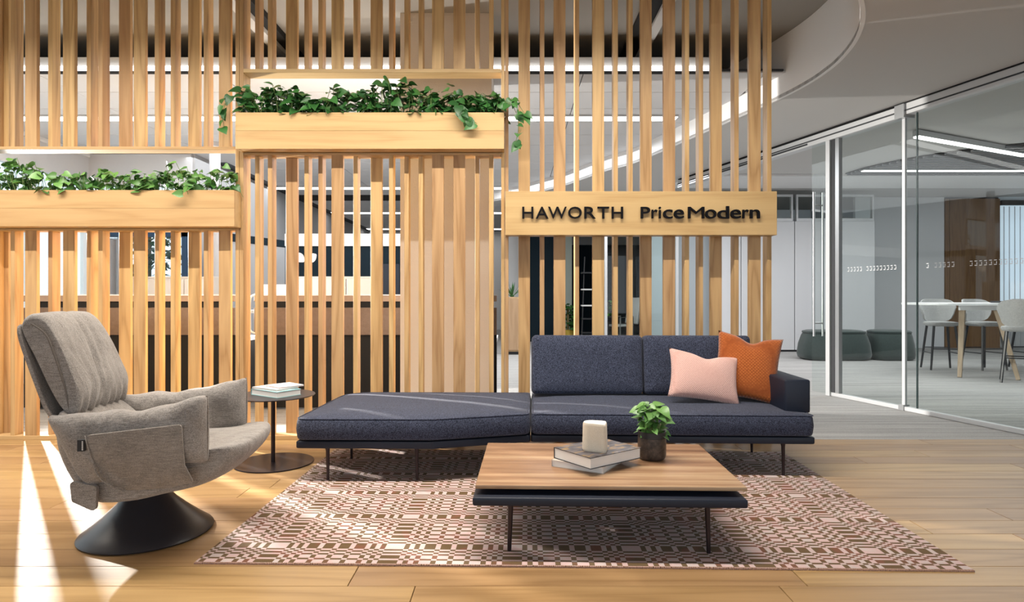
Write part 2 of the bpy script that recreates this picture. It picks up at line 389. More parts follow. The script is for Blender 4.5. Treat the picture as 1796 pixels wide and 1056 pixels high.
# curved white fascia
m = MB(); a = []; b = []
ext = [Vector((-1, 14)), Vector((.2, 12.8))] + cc
for i, v in enumerate(ext):
    t_ = (ext[min(i+1, len(ext)-1)]-ext[max(i-1, 0)]).normalized(); nn = Vector((t_.y, -t_.x))
    a.append(m.bm.verts.new((v.x, v.y, LZ-.004))); b.append(m.bm.verts.new((v.x, v.y, DZ)))
    a[-1] = (a[-1], m.bm.verts.new((v.x-nn.x*.03, v.y-nn.y*.03, LZ-.004))); b[-1] = (b[-1], m.bm.verts.new((v.x-nn.x*.03, v.y-nn.y*.03, DZ)))
for i in range(len(ext)-1):
    m.bm.faces.new((a[i][0], a[i+1][0], b[i+1][0], b[i][0])); m.bm.faces.new((a[i][1], b[i][1], b[i+1][1], a[i+1][1])); m.bm.faces.new((a[i][0], a[i][1], a[i+1][1], a[i+1][0]))
m.obj('curved_fascia', WHITE, ce, smooth=True, ang=1.0, world=True)
# ceiling over the meeting room
MB().box(3.0, 13, 10.4, 22, 3.44, 3.47).obj('meeting_ceiling', CEILW, ce, world=True)
MB().box(3.0, 13, 11.7, 13.0, 3.40, 3.438).obj('white_ceiling_band', WHITE, ce, world=True)
# tiled office ceiling
TY0 = 6.29
def curve_x(yy):
    for p, q in zip(ext, ext[1:]):
        if (p.y-yy)*(q.y-yy) <= 0 and abs(p.y-q.y) > 1e-6 and yy > 4.5: return p.x+(q.x-p.x)*(yy-p.y)/(q.y-p.y)
    return -1.0
TS = .6096
TM = MB().box(.003, TS-.003, .003, TS-.003, 0, .02, .002).mesh('ceiling_tile', TILE)
TMW = MB().box(.005, 3*TS-.005, .005, TS-.005, 0, .02, .002).mesh('ceiling_tile', TILE)
LEDROWS = (2, )
MB().box(-6.6, 2.7, TY0, 22, TZ+.012, TZ+.03).obj('ceiling_grid', CHAR, ce, world=True)
yy = TY0+.02; k = 0
LIGHTY = []
while yy < 21.5:
    x = -6.6
    while x < 2.6:
        lim = curve_x(yy+TS)
        if x < lim and not (x < -5.1 and yy > 10):
            link('ceiling_tile', TMW if x+3*TS < lim else TM, ce, (x, yy-5, TZ-DZ)) if False else link('ceiling_tile', TMW, ce, (x-ce.location.x, yy-ce.location.y, TZ-ce.location.z))
        x += 3*TS
    yy += TS; k += 1
MB().box(-6.6, 1.97, TY0-.03, TY0, TZ+.01, 3.555).obj('soffit_fascia', CEILW, ce, world=True)
MB().box(-6.6, 1.97, TY0-.004, TY0+.05, TZ-.005, TZ+.03).obj('shadow_gap', PLEN, ce, world=True)
# deck beams, with black strips painting in the dark gaps beside them
MB().box(-2.46, -2.36, 3.2, 8.1, DZ-.10, DZ).obj('deck_beam', CEILW, ce, world=True)
MB().box(-2.355, -2.26, 3.2, 8.1, DZ-.06, DZ).obj('deck_shade_strip', PLEN, ce, world=True)
MB().box(1.33, 1.42, 3.6, 8.1, DZ-.06, DZ).obj('deck_beam', CEILW, ce, world=True)
MB().box(1.17, 1.33, 3.6, 8.1, DZ-.03, DZ).obj('deck_shade_strip', PLEN, ce, world=True)

def led(x0, x1, y0, z, wdt, lab, h=.02, rz=0):
    t = thing('linear_light', lab, 'light', ((x0+x1)/2, y0, z), rz, 'linear office ceiling lights')
    L = (x1-x0)/2
    MB().box(-L-.01, L+.01, -wdt/2-.008, wdt/2+.008, 0, h).obj('housing', ALU, t)
    MB().box(-L, L, -wdt/2, wdt/2, -.006, -.0005).obj('diffuser', LED, t)
    return t
t = thing('linear_light', 'long glowing line under the ceiling fascia just behind the screen, the highest one', 'light', (-2.3, TY0-.06, TZ+.0), 0, 'linear office ceiling lights')
MB().box(-4.28, 4.27, -.012, .028, .0, .035).obj('diffuser', LED, t)
led(-6.5, 2.04, 7.87, TZ-.024, .17, 'second glowing ceiling line, seen above the planters')
led(-6.5, -.15, 13.0, TZ-.024, .22, 'third glowing ceiling line, level with the top of the sign')
led(-4.8, -.2, 16.9, TZ-.024, .28, 'fourth glowing ceiling line, seen below the tall planter')
led(-4.8, 0, 21.0, TZ-.024, .3, 'farthest glowing ceiling line in front of the back wall')
MB().box(-6.6, .6, 14.0, 14.8, TZ-.008, TZ).obj('dark_slot', PLEN, ce, world=True)

co = thing('column_square', 'square taupe plaster column standing right behind the slatted screen', 'column', (-.61, 6.27, 0))
tag(co, kind='structure'); del co['category']; co.name = 'trim_1'
MB().box(-1.033, -.19, 5.85, 6.69, 0, DZ).obj('plaster_shaft', TAUPEW, co, world=True)

# ---------------------------------------------------------------- slatted screen
scr = thing('slatted_screen', 'tall room divider of upright oak slats in three bays', 'screen', (-1.2, YS+.07, 0))
def X(px, s=0): return (px-898)*(YS+s)/F
BM = {}
def board(kind, z0, z1):
    key = (kind, round(z0, 3), round(z1, 3))
    if key not in BM:
        w_, d_ = (.097, .038) if kind == 'w' else (.036, .097)
        BM[key] = MB().box(-w_/2, w_/2, 0, d_, z0, z1, .0015).mesh('slat', OAK)
    return BM[key]
RAILZ = .036
def slat(kind, pxc, sb, z0, z1):
    link('slat', board(kind, z0, z1), scr, (X(pxc, sb)-scr.location.x, YS+sb-scr.location.y, 0))
TOP = DZ-.002
W0, W1, N0, N1 = 0, .104, 0, .04
left = [('w', 5, W1), ('n', 22, N0), ('w', 54, W0), ('n', 88, N1), ('w', 120.5, W0), ('n', 155.5, N1), ('n', 176, N0), ('w', 218.5, W1), ('w', 244.5, W0), ('n', 275, N0), ('n', 303, N1), ('w', 340, W1), ('n', 361, N0), ('w', 394, W0),
        ('n', -8, N1), ('w', -38, W0), ('n', -66, N0), ('w', -100, W1), ('n', -128, N0), ('w', -160, W0), ('n', -190, N1)]
mid = [('n', 451, N1), ('n', 473.5, N0), ('w', 511.5, W1), ('n', 537.5, N1), ('n', 562, N1), ('w', 591.5, W0), ('n', 623.5, N1), ('w', 660, W1), ('n', 686, N0), ('n', 713, N1), ('n', 738, N1), ('w', 768, W0), ('w', 805.5, W0), ('n', 837, N1), ('n', 861.5, N0)]
right = [('w', 919.5, W1), ('n', 951, N0), ('w', 981.5, W0), ('n', 1012, N1), ('w', 1049.5, W0), ('n', 1080, N1), ('n', 1106, N0), ('w', 1133, W1), ('w', 1174, W0), ('n', 1205, N0), ('n', 1229.5, N1), ('w', 1256, W1), ('n', 1292, N0), ('w', 1324, W0), ('n', 1349.5, N0)]
ZL_P = (1.756, 2.05); ZM_P = (2.383, 2.677); ZR = (1.686, 2.04)
for k, p, s in left: slat(k, p, s, 2.433, TOP); slat(k, p, s, RAILZ, ZL_P[0]-.02)
for k, p, s in mid: slat(k, p, s, 3.077, TOP); slat(k, p, s, RAILZ, ZM_P[0]-.02)
for k, p, s in right: slat(k, p, s, RAILZ, TOP)
for px0, px1 in ((413.2, 419.8), (420.4, 427.2), (879, 885), (885.6, 891.8)):
    MB().box(X(px0), X(px1), YS-.004, YS+.142, RAILZ, TOP, .0015).obj('post', OAK, scr, world=True)
XL = X(-210)
MB().box(XL, X(1353), YS-.006, YS+.146, 0, RAILZ, .002).obj('bottom_rail', OAKX, scr, world=True)
def shelf(x0, x1, y0, y1, z0, z1, nm='shelf'): MB().box(x0, x1, y0, y1, z0, z1, .002).obj(nm, OAKX, scr, world=True)
shelf(XL, X(413), YS-.008, YS+.142, 2.408, 2.433)
shelf(X(427.4), X(878.8), YS-.008, YS+.142, 3.045, 3.077)
shelf(XL, X(413), YS, YS+.142, ZL_P[0]-.02, ZL_P[0], 'planter_shelf')
shelf(X(427.4), X(878.8), YS, YS+.142, ZM_P[0]-.02, ZM_P[0], 'planter_shelf')
PF = YS-.140
def planter(name, lab, x0, x1, xb0, xb1, z0, z1):
    t = thing(name, lab, 'planter', ((x0+x1)/2, PF+.07, z0), 0, 'oak planter boxes of the screen')
    zm = (z0+z1)/2
    for za, zb in ((z0, zm-.0006), (zm+.0006, z1)): MB().box(x0, x1, PF, PF+.02, za, zb, .001).obj('front_board', OAKX, t, world=True)
    for a, b in ((x0, x0+.02), (x1-.02, x1)): MB().box(a, b, PF+.0205, YS-.007, z0, z1, .001).obj('end_board', OAKX, t, world=True)
    MB().box(x0+.021, x1-.021, PF+.021, YS-.007, z0+.001, z0+.02).obj('bottom_board', OAKX, t, world=True)
    MB().box(xb0+.002, xb1-.002, YS+.12, YS+.14, z0+.001, z1).obj('back_board', OAKX, t, world=True)
    MB().box(x0+.021, x1-.021, PF+.021, YS-.007, z1-.06, z1-.03).obj('soil', SOIL, t, world=True)
    MB().box(xb0+.002, xb1-.002, YS-.006, YS+.119, z1-.06, z1-.03).obj('soil', SOIL, t, world=True)
    return t
XPL = -2.243
planter('planter_box', 'lower oak planter box on the left bay, behind the lounge chair', XL, XPL, XL, X(413), *ZL_P)
planter('planter_box', 'higher oak planter box across the middle bay', -2.234, -.064, X(427.4), X(878.8), *ZM_P)

# sign panel with letters
sg = thing('sign_panel', 'oak sign board with black raised lettering on the right bay', 'sign', (1.04, PF+.07, ZR[0]))
MB().box(-.055, 2.14, PF, YS-.001, *ZR, .002).obj('board', OAKX, sg, world=True)
LET = mat('black_letter', (.005, .005, .007), .7, spec=.1)
def glyph(ch, px0, px1, py0, py1, off=.02):
    cu = bpy.data.curves.new('letter', 'FONT'); cu.body = ch; cu.size = 1; cu.extrude = .1; cu.offset = 0 if ch == 'M' else off; cu.resolution_u = 4
    ob = bpy.data.objects.new('letter', cu); C.objects.link(ob)
    dg = bpy.context.evaluated_depsgraph_get(); me = bpy.data.meshes.new_from_object(ob.evaluated_get(dg))
    bpy.data.objects.remove(ob); bpy.data.curves.remove(cu)
    xs = [v.co.x for v in me.vertices]; ys = [v.co.y for v in me.vertices]; zs = [v.co.z for v in me.vertices]
    S = (PF-.022)/F
    X0, X1 = (px0-898)*S, (px1-898)*S; Z0, Z1 = CAMZ+(518-py1)*S, CAMZ+(518-py0)*S
    for v in me.vertices:
        x = X0+(v.co.x-min(xs))/(max(xs)-min(xs))*(X1-X0); z = Z0+(v.co.y-min(ys))/(max(ys)-min(ys))*(Z1-Z0)
        d = (v.co.z-min(zs))/(max(zs)-min(zs))
        v.co = (x-sg.location.x, PF-.008-.018*d-sg.location.y, z-sg.location.z)
    me.materials.clear(); me.materials.append(LET)
    link('letter', me, sg)
for ch, a, b in (('H', 916, 935.5), ('A', 939.5, 962), ('W', 961.5, 994), ('O', 996.5, 1020.5), ('R', 1025, 1045), ('T', 1048, 1068.5), ('H', 1073, 1093)):
    glyph(ch, a, b, 362.6, 383.4, .004)
for ch, a, b, y0, y1 in (('P', 1124, 1140.5, 362.8, 383), ('r', 1143, 1153.5, 367.5, 383), ('i', 1155.5, 1159.5, 362.6, 383), ('c', 1163, 1180, 367.3, 383.4), ('e', 1182, 1200, 367.3, 383.4), ('M', 1207, 1235.5, 362.8, 383),
                         ('o', 1237, 1257, 367.3, 383.4), ('d', 1258.5, 1279, 361.5, 383.4), ('e', 1281.5, 1300, 367.3, 383.4), ('r', 1302.5, 1313.5, 367.5, 383), ('n', 1315.5, 1333, 367.5, 383)):
    glyph(ch, a, b, y0, y1, .008)

# ---------------------------------------------------------------- pothos plants
def leaf_mesh(mt, fold=.25, curl=.3, wd=.42):
    # heart-shaped leaf along +Y of length 1
    prof = [(0, 0), (-.06, .30), (.12, wd*1.0), (.35, wd*1.02), (.6, wd*.72), (.82, wd*.33), (1.0, 0)]
    m = MB(); mid_ = []; Lv = []; Rv = []
    for i, (yy, ww) in enumerate(prof):
        z = -curl*yy*yy
        mid_.append(m.bm.verts.new((0, yy if i != 1 else .08, z)))
        if 0 < i < len(prof)-1:
            Lv.append(m.bm.verts.new((-ww, yy, z+fold*ww))); Rv.append(m.bm.verts.new((ww, yy, z+fold*ww)))
    for side, sg_ in ((Lv, 1), (Rv, -1)):
        seq = [mid_[0]]+side+[mid_[-1]]
        for i in range(len(seq)-1):
            q = [mid_[i], seq[i], seq[i+1], mid_[i+1]]
            q = [v for j, v in enumerate(q) if v not in q[:j]]
            if len(q) >= 3: m.bm.faces.new(q if sg_ > 0 else q[::-1])
    for f in m.bm.faces: f.smooth = True
    me = bpy.data.meshes.new('leaf'); m.bm.to_mesh(me); m.bm.free(); me.materials.append(mt); return me
LD = [leaf_mesh(LEAFD, f, c, w_) for f, c, w_ in ((.35, .25, .40), (.2, .5, .44), (.5, .1, .36), (.1, .35, .46))]
LL = [leaf_mesh(LEAFL, f, c, w_) for f, c, w_ in ((.35, .25, .40), (.2, .5, .44), (.5, .1, .36), (.1, .35, .46))]
def leaf_matrix(p, d, up, s, roll=0):
    d = d.normalized(); xax = d.cross(up)
    if xax.length < 1e-3: xax = Vector((1, 0, 0))
    xax.normalize(); z = xax.cross(d)
    M = Matrix((xax, d, z)).transposed().to_4x4()
    return Matrix.Translation(p) @ M @ Matrix.Rotation(roll, 4, 'Y') @ Matrix.Scale(s, 4)
def pothos(lab, x0, x1, y0, y1, z, hgt, nlead, nstuff, meshes, size, spill=(), group=None, hf=None):
    t = thing('trailing_pothos', lab, 'plant', ((x0+x1)/2, (y0+y1)/2, z), 0, group)
    O = Vector(t.location); stems = MB(); stuff = bmesh.new()
    def rl():
        x = R.uniform(x0, x1); h = hgt*(hf(x) if hf else 1)
        u = R.random()**.75; yy = y0+(y1-y0)*R.random()
        return Vector((x, yy, z+.0+h*(u**.85)*R.uniform(.75, 1.05)))
    def orient(p, out=0):
        a = R.uniform(0, 2*PI)
        d = Vector((math.cos(a), math.sin(a)*.8-.35, R.uniform(-.75, .35)+out)); up = Vector((R.uniform(-.5, .5), R.uniform(-1.0, -.1), R.uniform(.4, 1.2)))
        return d, up
    def stem(p, q, r=.0022):
        stems.tube([q, (Vector(q)+Vector(p))/2+Vector((R.uniform(-.02, .02), R.uniform(-.02, .02), .02)), p], r, 4, False)
    def one(p, big=1.0, as_part=True, d=None, up=None):
        if d is None: d, up = orient(p)
        M = leaf_matrix(p-O, d, up, size*R.uniform(.72, 1.25)*big, R.uniform(-.4, .4))
        me = R.choice(meshes)
        if as_part:
            o = link('leaf', me, t); o.matrix_local = M
        else:
            b = bmesh.new(); b.from_mesh(me); b.transform(M)
            tmp = bpy.data.meshes.new('tmp'); b.to_mesh(tmp); b.free(); stuff.from_mesh(tmp); bpy.data.meshes.remove(tmp)
    for i in range(nlead):
        p = rl()
        p.y = y0-.02+(y1-y0)*.6*R.random()
        one(p)
        if R.random() < .6: stem(p-O, Vector((p.x+R.uniform(-.06, .06), min(max(p.y+.03, y0+.03), y1), z-.03))-O)
    for i in range(nstuff):
        p = rl(); p.z = z+hgt*.75*R.random()*(hf(p.x) if hf else 1); one(p, .95, False)
    for path, n in spill:
        pts = catmull([Vector(q) for q in path], 6, False)
        stems.tube([q-O for q in pts], .0025, 5, False)
        for i in range(n):
            q = pts[int(len(pts)*(i+.5)/n)]; p = q+Vector((R.uniform(-.035, .035), R.uniform(-.035, .01), R.uniform(-.02, .03)))
            d = Vector((R.uniform(-.8, .8), R.uniform(-.6, -.05), R.uniform(-1, .1))); one(p, 1.0, True, d, Vector((R.uniform(-.4, .4), -1, .5)))
            stem(p-O, q-O, .0016)
    ms = stems.obj('stems', STEMG, t); ms['kind'] = 'stuff'
    me = bpy.data.meshes.new('inner_leaves'); stuff.to_mesh(me); stuff.free(); me.materials.append(meshes[0].materials[0])
    o = link('inner_leaves', me, t); o['kind'] = 'stuff'
    return t
def hf_mid(x):
    return .92+.16*math.sin(x*5.1+.4)+.12*math.sin(x*13+1)
def hf_left(x):
    return .95+.12*math.sin(x*4.3+.4)+.12*math.sin(x*11+1) + (.25 if x < -4.0 else 0)
zt = ZM_P[1]-.01
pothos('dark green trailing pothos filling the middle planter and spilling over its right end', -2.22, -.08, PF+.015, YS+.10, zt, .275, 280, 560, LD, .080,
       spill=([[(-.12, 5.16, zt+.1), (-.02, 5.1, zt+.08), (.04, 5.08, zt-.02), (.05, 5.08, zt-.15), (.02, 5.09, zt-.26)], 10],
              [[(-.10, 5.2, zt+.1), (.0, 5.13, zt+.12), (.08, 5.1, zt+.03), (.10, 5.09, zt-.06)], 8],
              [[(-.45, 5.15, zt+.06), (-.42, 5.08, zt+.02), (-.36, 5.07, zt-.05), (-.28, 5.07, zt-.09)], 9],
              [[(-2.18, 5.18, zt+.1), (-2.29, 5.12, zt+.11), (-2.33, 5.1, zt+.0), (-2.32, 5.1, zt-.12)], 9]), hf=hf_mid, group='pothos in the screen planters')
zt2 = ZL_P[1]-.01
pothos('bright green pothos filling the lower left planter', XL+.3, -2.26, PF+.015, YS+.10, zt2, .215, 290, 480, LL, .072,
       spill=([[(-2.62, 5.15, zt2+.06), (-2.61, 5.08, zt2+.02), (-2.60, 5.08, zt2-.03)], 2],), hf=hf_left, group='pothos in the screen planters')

# ---------------------------------------------------------------- rug
rz = math.radians(-1.35)
rug = thing('area_rug', 'flat woven rug in pink and olive brown checks under sofa and coffee table', 'rug', (.318, 3.83, 0), rz)
RW, RD = 3.43, 2.08
MB().box(-RW/2, RW/2, -RD/2, RD/2, .0005, .007, .002).obj('weave', RUG, rug)
fr = MB()
for i in range(430):
    x = -RW/2+RW*(i+.5)/430
    for sy in (-1,): fr.cbox((x, sy*(RD/2+.003), .004), (.0048, .010, .007), 0, Matrix.Translation((R.uniform(-.001, .001), 0, 0)))
o = fr.obj('overcast_edge', mat('rug_edge', (.42, .26, .20), .95), rug); o['kind'] = 'stuff'

# ---------------------------------------------------------------- sofa
so = thing('sofa', 'navy tweed sofa with angled chaise on thin dark legs', 'sofa', (.123, 4.20, 0), math.radians(-2.0))
SZ0, SZ1 = .274, .412
cushion([(0.004, 0), (1.86, 0), (1.86, .93), (0.004, .93)], SZ0, SZ1, .020, .045, .022, .3, .006).obj('seat_cushion', NAVY, so, smooth=True, ang=1.2)
CH = [(-.004, 0.0), (-.004, .93), (-1.49, .90), (-1.505, -.222), (-.62, -.205)]
cushion(CH, SZ0, SZ1, .020, [.05, .045, .22, .06, .12], .022, .3, .006).obj('seat_cushion', NAVY, so, smooth=True, ang=1.2)
BR = [(0.002, .012), (1.868, .012), (1.868, .92), (0.002, .92)]
BC = [(-.002, .012), (-.002, .92), (-1.475, .89), (-1.50, -.215), (-.62, -.198)]
for P_ in (BR, BC):
    m = MB(); m.prism(fillet(P_, .02, 3), .222, .268, .008); m.obj('leather_base', LEATH, so, smooth=True)
for P_, fl_ in ([(0.004, 0), (1.86, 0), (1.86, .93), (0.004, .93)], .022), (CH, [.05, .045, .22, .06, .12]):
    ol = [Vector((p.x, p.y, SZ1-.002)) for p in inset(fillet(P_, fl_, 6), .006)]
    MB().tube(ol+[ol[0]], .0032, 6).obj('seam_piping', NAVY, so, smooth=True)
# back cushions
def backc(x0, x1):
    P_ = [(x0, SZ1+.02), (x1, SZ1+.02), (x1, .885), (x0, .885)]
    m = cushion(P_, -.10, .085, .024, .035, .015, .2, .004)
    m.xf(Matrix(((1,0,0,0), (0,0,-1,0), (0,1,0,0), (0,0,0,1))))        # plan -> upright, front towards -Y
    tilt = Matrix.Translation((0, .74, SZ1)) @ Matrix.Rotation(math.radians(-9), 4, 'X') @ Matrix.Translation((0, 0, -SZ1))
    m.xf(tilt); m.obj('back_cushion', NAVY, so, smooth=True, ang=1.2)
backc(.006, .860); backc(.868, 1.690)
m = MB(); m.box(1.712, 1.882, .12, .93, SZ1-.005, .632, .014, None, 3); m.obj('armrest', LEATH, so, smooth=True)
def sleg(x, y, g=1):
    m = MB(); m.tube([(x, y, .224), (x+.002, y, .20), (x+.004, y, .0085)], [.017, .0125, .0085], 12); m.obj('leg', DARKBR, so, smooth=True)
for x, y in ((1.67, .05), (1.67, .66), (-1.31, -.215+.055), (-.735, -.19+.05), (-1.31, .37)): sleg(x, y)
def pillow(name, lab, c, wd, ht, th, rot, mt, sag=0, grp='throw pillows on the sofa'):
    t_ = MB(); n = 26; top = []; bot = []
    for j in range(n+1):
        v = -1+2*j/n; rt = []; rb = []
        for i in range(n+1):
            u = -1+2*i/n
            x = u*wd/2*(1-.085*(1-v*v)); y = v*ht/2*(1-.085*(1-u*u))
            k = (max(0, 1-u*u)*max(0, 1-v*v))**.42
            wr = .003*math.sin(4*u+2.5*v)*k + .007*math.exp(-((u-.55+.5*v)/.10)**2-((v+.75)/.35)**2)
            dent = -sag*math.exp(-((u-.05)**2*9+(v-.95)**2*6))
            rt.append(t_.bm.verts.new((x, y+dent*.8, th/2*k+wr)))
            rb.append(rt[-1] if i in (0, n) or j in (0, n) else t_.bm.verts.new((x, y+dent*.8, -th/2*k)))
        top.append(rt); bot.append(rb)
    for j in range(n):
        for i in range(n):
            t_.bm.faces.new((top[j][i], top[j][i+1], top[j+1][i+1], top[j+1][i]))
            q = [bot[j][i], bot[j+1][i], bot[j+1][i+1], bot[j][i+1]]
            if len(set(q)) == 4 and not all(a in (top[j][i], top[j][i+1], top[j+1][i+1], top[j+1][i]) for a in q): t_.bm.faces.new(q)
    t_.xf(Matrix.Rotation(rot[1], 4, 'Z')); o = t_.obj(name, mt, None, c, (rot[0], 0, rot[2]), smooth=True, ang=2.5); return tag(o, lab, 'pillow', grp)
pillow('throw_pillow', 'pale pink quilted pillow leaning in front of the orange one', (1.385, 4.57, .612), .52, .37, .15, (math.radians(66), math.radians(-9), math.radians(4)), PINK, .04)
pillow('throw_pillow', 'burnt orange quilted pillow wedged against the leather armrest', (1.73, 4.66, .672), .46, .50, .15, (math.radians(70), math.radians(-8), math.radians(-14)), ORANGE, .06)

# ---------------------------------------------------------------- coffee table and things on it
ct = thing('coffee_table', 'low coffee table with banded wood top over a navy leather shelf', 'table', (.46, 3.33, .0), math.radians(-1.7))
m = MB(); m.box(-.62, .635, -.405, .44, .298, .318, .006, None, 2); m.obj('tabletop', TOPW, ct, smooth=True)
m = MB(); m.box(-.628, .622, -.455, .40, .235, .275, .010, None, 3); m.obj('leather_shelf', LEATH, ct, smooth=True)
for sx, sy in ((-1, -1), (1, -1), (1, 1), (-1, 1)):
    x, y = sx*.455+.0, sy*.32-.07
    m = MB(); m.tube([(x, y, .237), (x+.006*sx, y, .0085)], [.013, .0095], 12); m.obj('leg', DARKBR, ct, smooth=True)
for x in (-.4, .4): MB().box(x-.03, x+.03, -.3, .3, .2755, .2975).obj('spacer', BLACK, ct)
TTZ = .3185
def book(name, lab, c, ex, ey, th, cover, rz, grp, soft=False, pages=PAPER, art=None):
    """c = front corner on the surface; book runs ex along local x and ey along local y"""
    t_ = thing(name, lab, 'book', c, rz, grp)
    k = .0025
    m = MB(); m.box(0, ex, 0, ey, 0, k).box(0, ex, 0, ey, th-k, th).box(0, ex, ey-k, ey, 0, th); m.obj('cover', cover, t_)
    MB().box(.004, ex-.004, .004, ey-k-.0005, k+.0003, th-k-.0003).obj('pages', pages, t_)
    if art: MB().box(.0, ex, .0, ey, th+.0001, th+.0006).obj('cover_print', art, t_)
    return t_
def artmat():
    m = mat('cover_picture', (.2,.2,.2), .35); t = NT(m)
    n = t.noise(t.coord((9, 22, 1), rnd=False), 1, 3, .6, .6)
    t.col(t.ramp(n, [(.36, (.035, .03, .035)), (.5, (.10, .09, .10)), (.58, (.30, .18, .05)), (.66, (.10, .12, .24)), (.75, (.55, .48, .35))])); return m
a1 = math.atan2(.215, .288)
book('large_book', 'thick hardback lying under the cream speaker, dark picture cover', (.382, 3.075, TTZ+.0345), .36, .275, .055, CHAR, a1, 'books on the coffee table', art=artmat())
b2 = mat('cream_cover', (.62, .55, .48), .6)
book('large_book', 'cream book, bottom of the pair on the coffee table', (.45, 3.118, TTZ), .25, .285, .034, b2, math.radians(60), 'books on the coffee table')
# cream speaker
t_ = thing('smart_speaker', 'small cream speaker standing on the stacked books', 'speaker', (.425, 3.235, TTZ+.0902), math.radians(-18))
def lens(s):
    P_ = fillet([(-.075*s, -.038*s), (.068*s, -.055*s), (.055*s, .06*s), (-.06*s, .055*s)], [.05*s, .012*s, .03*s, .045*s], 7); return P_
rings = [[(p.x*k, p.y*k, z) for p in lens(1)] for k, z in ((.95, 0), (.99, .004), (1, .012), (.955, .128), (.94, .136), (.90, .1405))]
MB().loft(rings).obj('fabric_body', fabric('cream_mesh', (.60, .53, .43), (.74, .67, .56), 500, bump=.15), t_, smooth=True, ang=1.0)
rings = [[(p.x*k, p.y*k, z) for p in lens(1)] for k, z in ((.895, .1406), (.885, .1425))]
MB().loft(rings).obj('top_plate', mat('speaker_top', (.80, .77, .72), .5), t_)
# potted plant
pp = thing('potted_plant', 'small leafy plant in a dark glazed pot on the coffee table', 'plant', (.755, 3.415, TTZ))
POT = mat('dark_glaze', (.045, .035, .03), .32); _t = NT(POT)
_t.col(_t.ramp(_t.noise(_t.coord(rnd=False), 28, 5, .75), [(.38, (.018, .016, .016)), (.6, (.075, .055, .045)), (.75, (.13, .10, .08))]))
MB().lathe([(.052, 0), (.062, .003), (.072, .012), (.0755, .025), (.0755, .118), (.074, .1185)], 40).obj('pot_body', POT, pp, smooth=True)
MB().lathe([(.0745, .1187), (.0745, .150), (.0725, .152), (.068, .150), (.067, .135), (.001, .134)], 40, cap=False).obj('pot_rim', mat('dark_rim', (.018, .017, .019), .5), pp, smooth=True)
MB().lathe([(.001, .141), (.066, .139), (.066, .1352)], 24, cap=False).obj('soil', SOIL, pp)
st = MB()
for i in range(80):
    a = R.uniform(0, 2*PI); rr = .055*math.sqrt(R.random()); h = R.uniform(.0, .07) if i < 40 else R.uniform(.05, .155)
    base = Vector((rr*.8*math.cos(a), rr*.8*math.sin(a), .14)); p = base+Vector((R.uniform(-.03, .03), R.uniform(-.03, .03), h))
    d = Vector((math.cos(a)+R.uniform(-.4, .4), math.sin(a)-.2, R.uniform(-.5, .5))); sz = (.045 if h < .07 else .062)*R.uniform(.8, 1.25)
    o = link('leaf', R.choice(LL), pp); o.matrix_local = leaf_matrix(p, d, Vector((0, -.5, 1)), sz, R.uniform(-.3, .3))
    st.tube([base, (base+p)/2+Vector((0, 0, .01)), p], .002, 5, False)
o = st.obj('stems', STEMG, pp); o['kind'] = 'stuff'

# ---------------------------------------------------------------- side table and its books
stb = thing('side_table', 'round dark metal side table on a single post by the screen', 'table', (-1.700, 4.53, 0))
MB().lathe([(.268, .0005), (.272, .004), (.270, .0085), (.001, .009)], 72, cap=False).obj('base_plate', DARKBR, stb, smooth=True, ang=.5)
MB().tube([(-.01, 0, .009), (-.01, 0, .481)], .0145, 20).obj('post', DARKBR, stb, smooth=True)
MB().lathe([(.001, .481), (.276, .4815), (.280, .485), (.278, .489), (.001, .4895)], 72, cap=False).obj('round_top', DARKBR, stb, smooth=True, ang=.5)
a2 = math.atan2(.19, .13)
tealc = mat('pale_teal_cover', (.33, .60, .62), .5); whc = mat('white_cover', (.82, .80, .79), .5); pkc = mat('pale_cover', (.80, .70, .70), .5)
book('paperback_book', 'thick pale teal book lowest on the round side table', (-1.62, 4.36, .4897), .20, .30, .042, tealc, a2, 'books on the side table')
book('paperback_book', 'white thin magazine lying on the teal book', (-1.63, 4.385, .5320), .19, .265, .014, whc, a2+.06, 'books on the side table')
book('paperback_book', 'small white booklet topmost on the side table pile', (-1.625, 4.42, .5463), .19, .20, .009, pkc, a2-.12, 'books on the side table', art=whc)

# ---------------------------------------------------------------- lounge chair
lc = thing('lounge_chair', 'taupe cushioned swivel lounge chair on a black cone base', 'chair', (-1.848, 3.21, 0), math.radians(8))
CONE = mat('black_cone', (.022, .021, .026), .36, spec=.5)
MB().lathe([(.285, .0005), (.302, .004), (.306, .010), (.300, .018), (.255, .052), (.19, .108), (.135, .160), (.098, .205), (.085, .25), (.082, .29)], 72).obj('cone_base', CONE, lc, smooth=True, ang=.6)
def sweep(ring, vs_list, fn, mt, name, n=4, parent=lc, ang=1.2):
    """ring of (u,w); vs_list = list of (v, scale); fn(u,v,w)->Vector deformation"""
    base = catmull([(p[0], p[1], 0) for p in ring], n); c = sum(base, Vector())/len(base); rings = []
    for v, s_ in vs_list:
        rings.append([fn(c.x+(p.x-c.x)*s_, v, c.y+(p.y-c.y)*s_, i/len(base)) for i, p in enumerate(base)])
    return MB().loft(rings).obj(name, mt, parent, smooth=True, ang=ang)
def ends(v0, v1, n=22, e=.05, smin=.55, pw=.5):
    out = []
    for i in range(n+1):
        t = i/n; t2 = .5-.5*math.cos(PI*t); v = v0+(v1-v0)*t2; d = min(v-v0, v1-v)
        s_ = 1 if d >= e else smin+(1-smin)*(1-(1-d/e)**2)**pw
        out.append((v, s_))
    return out
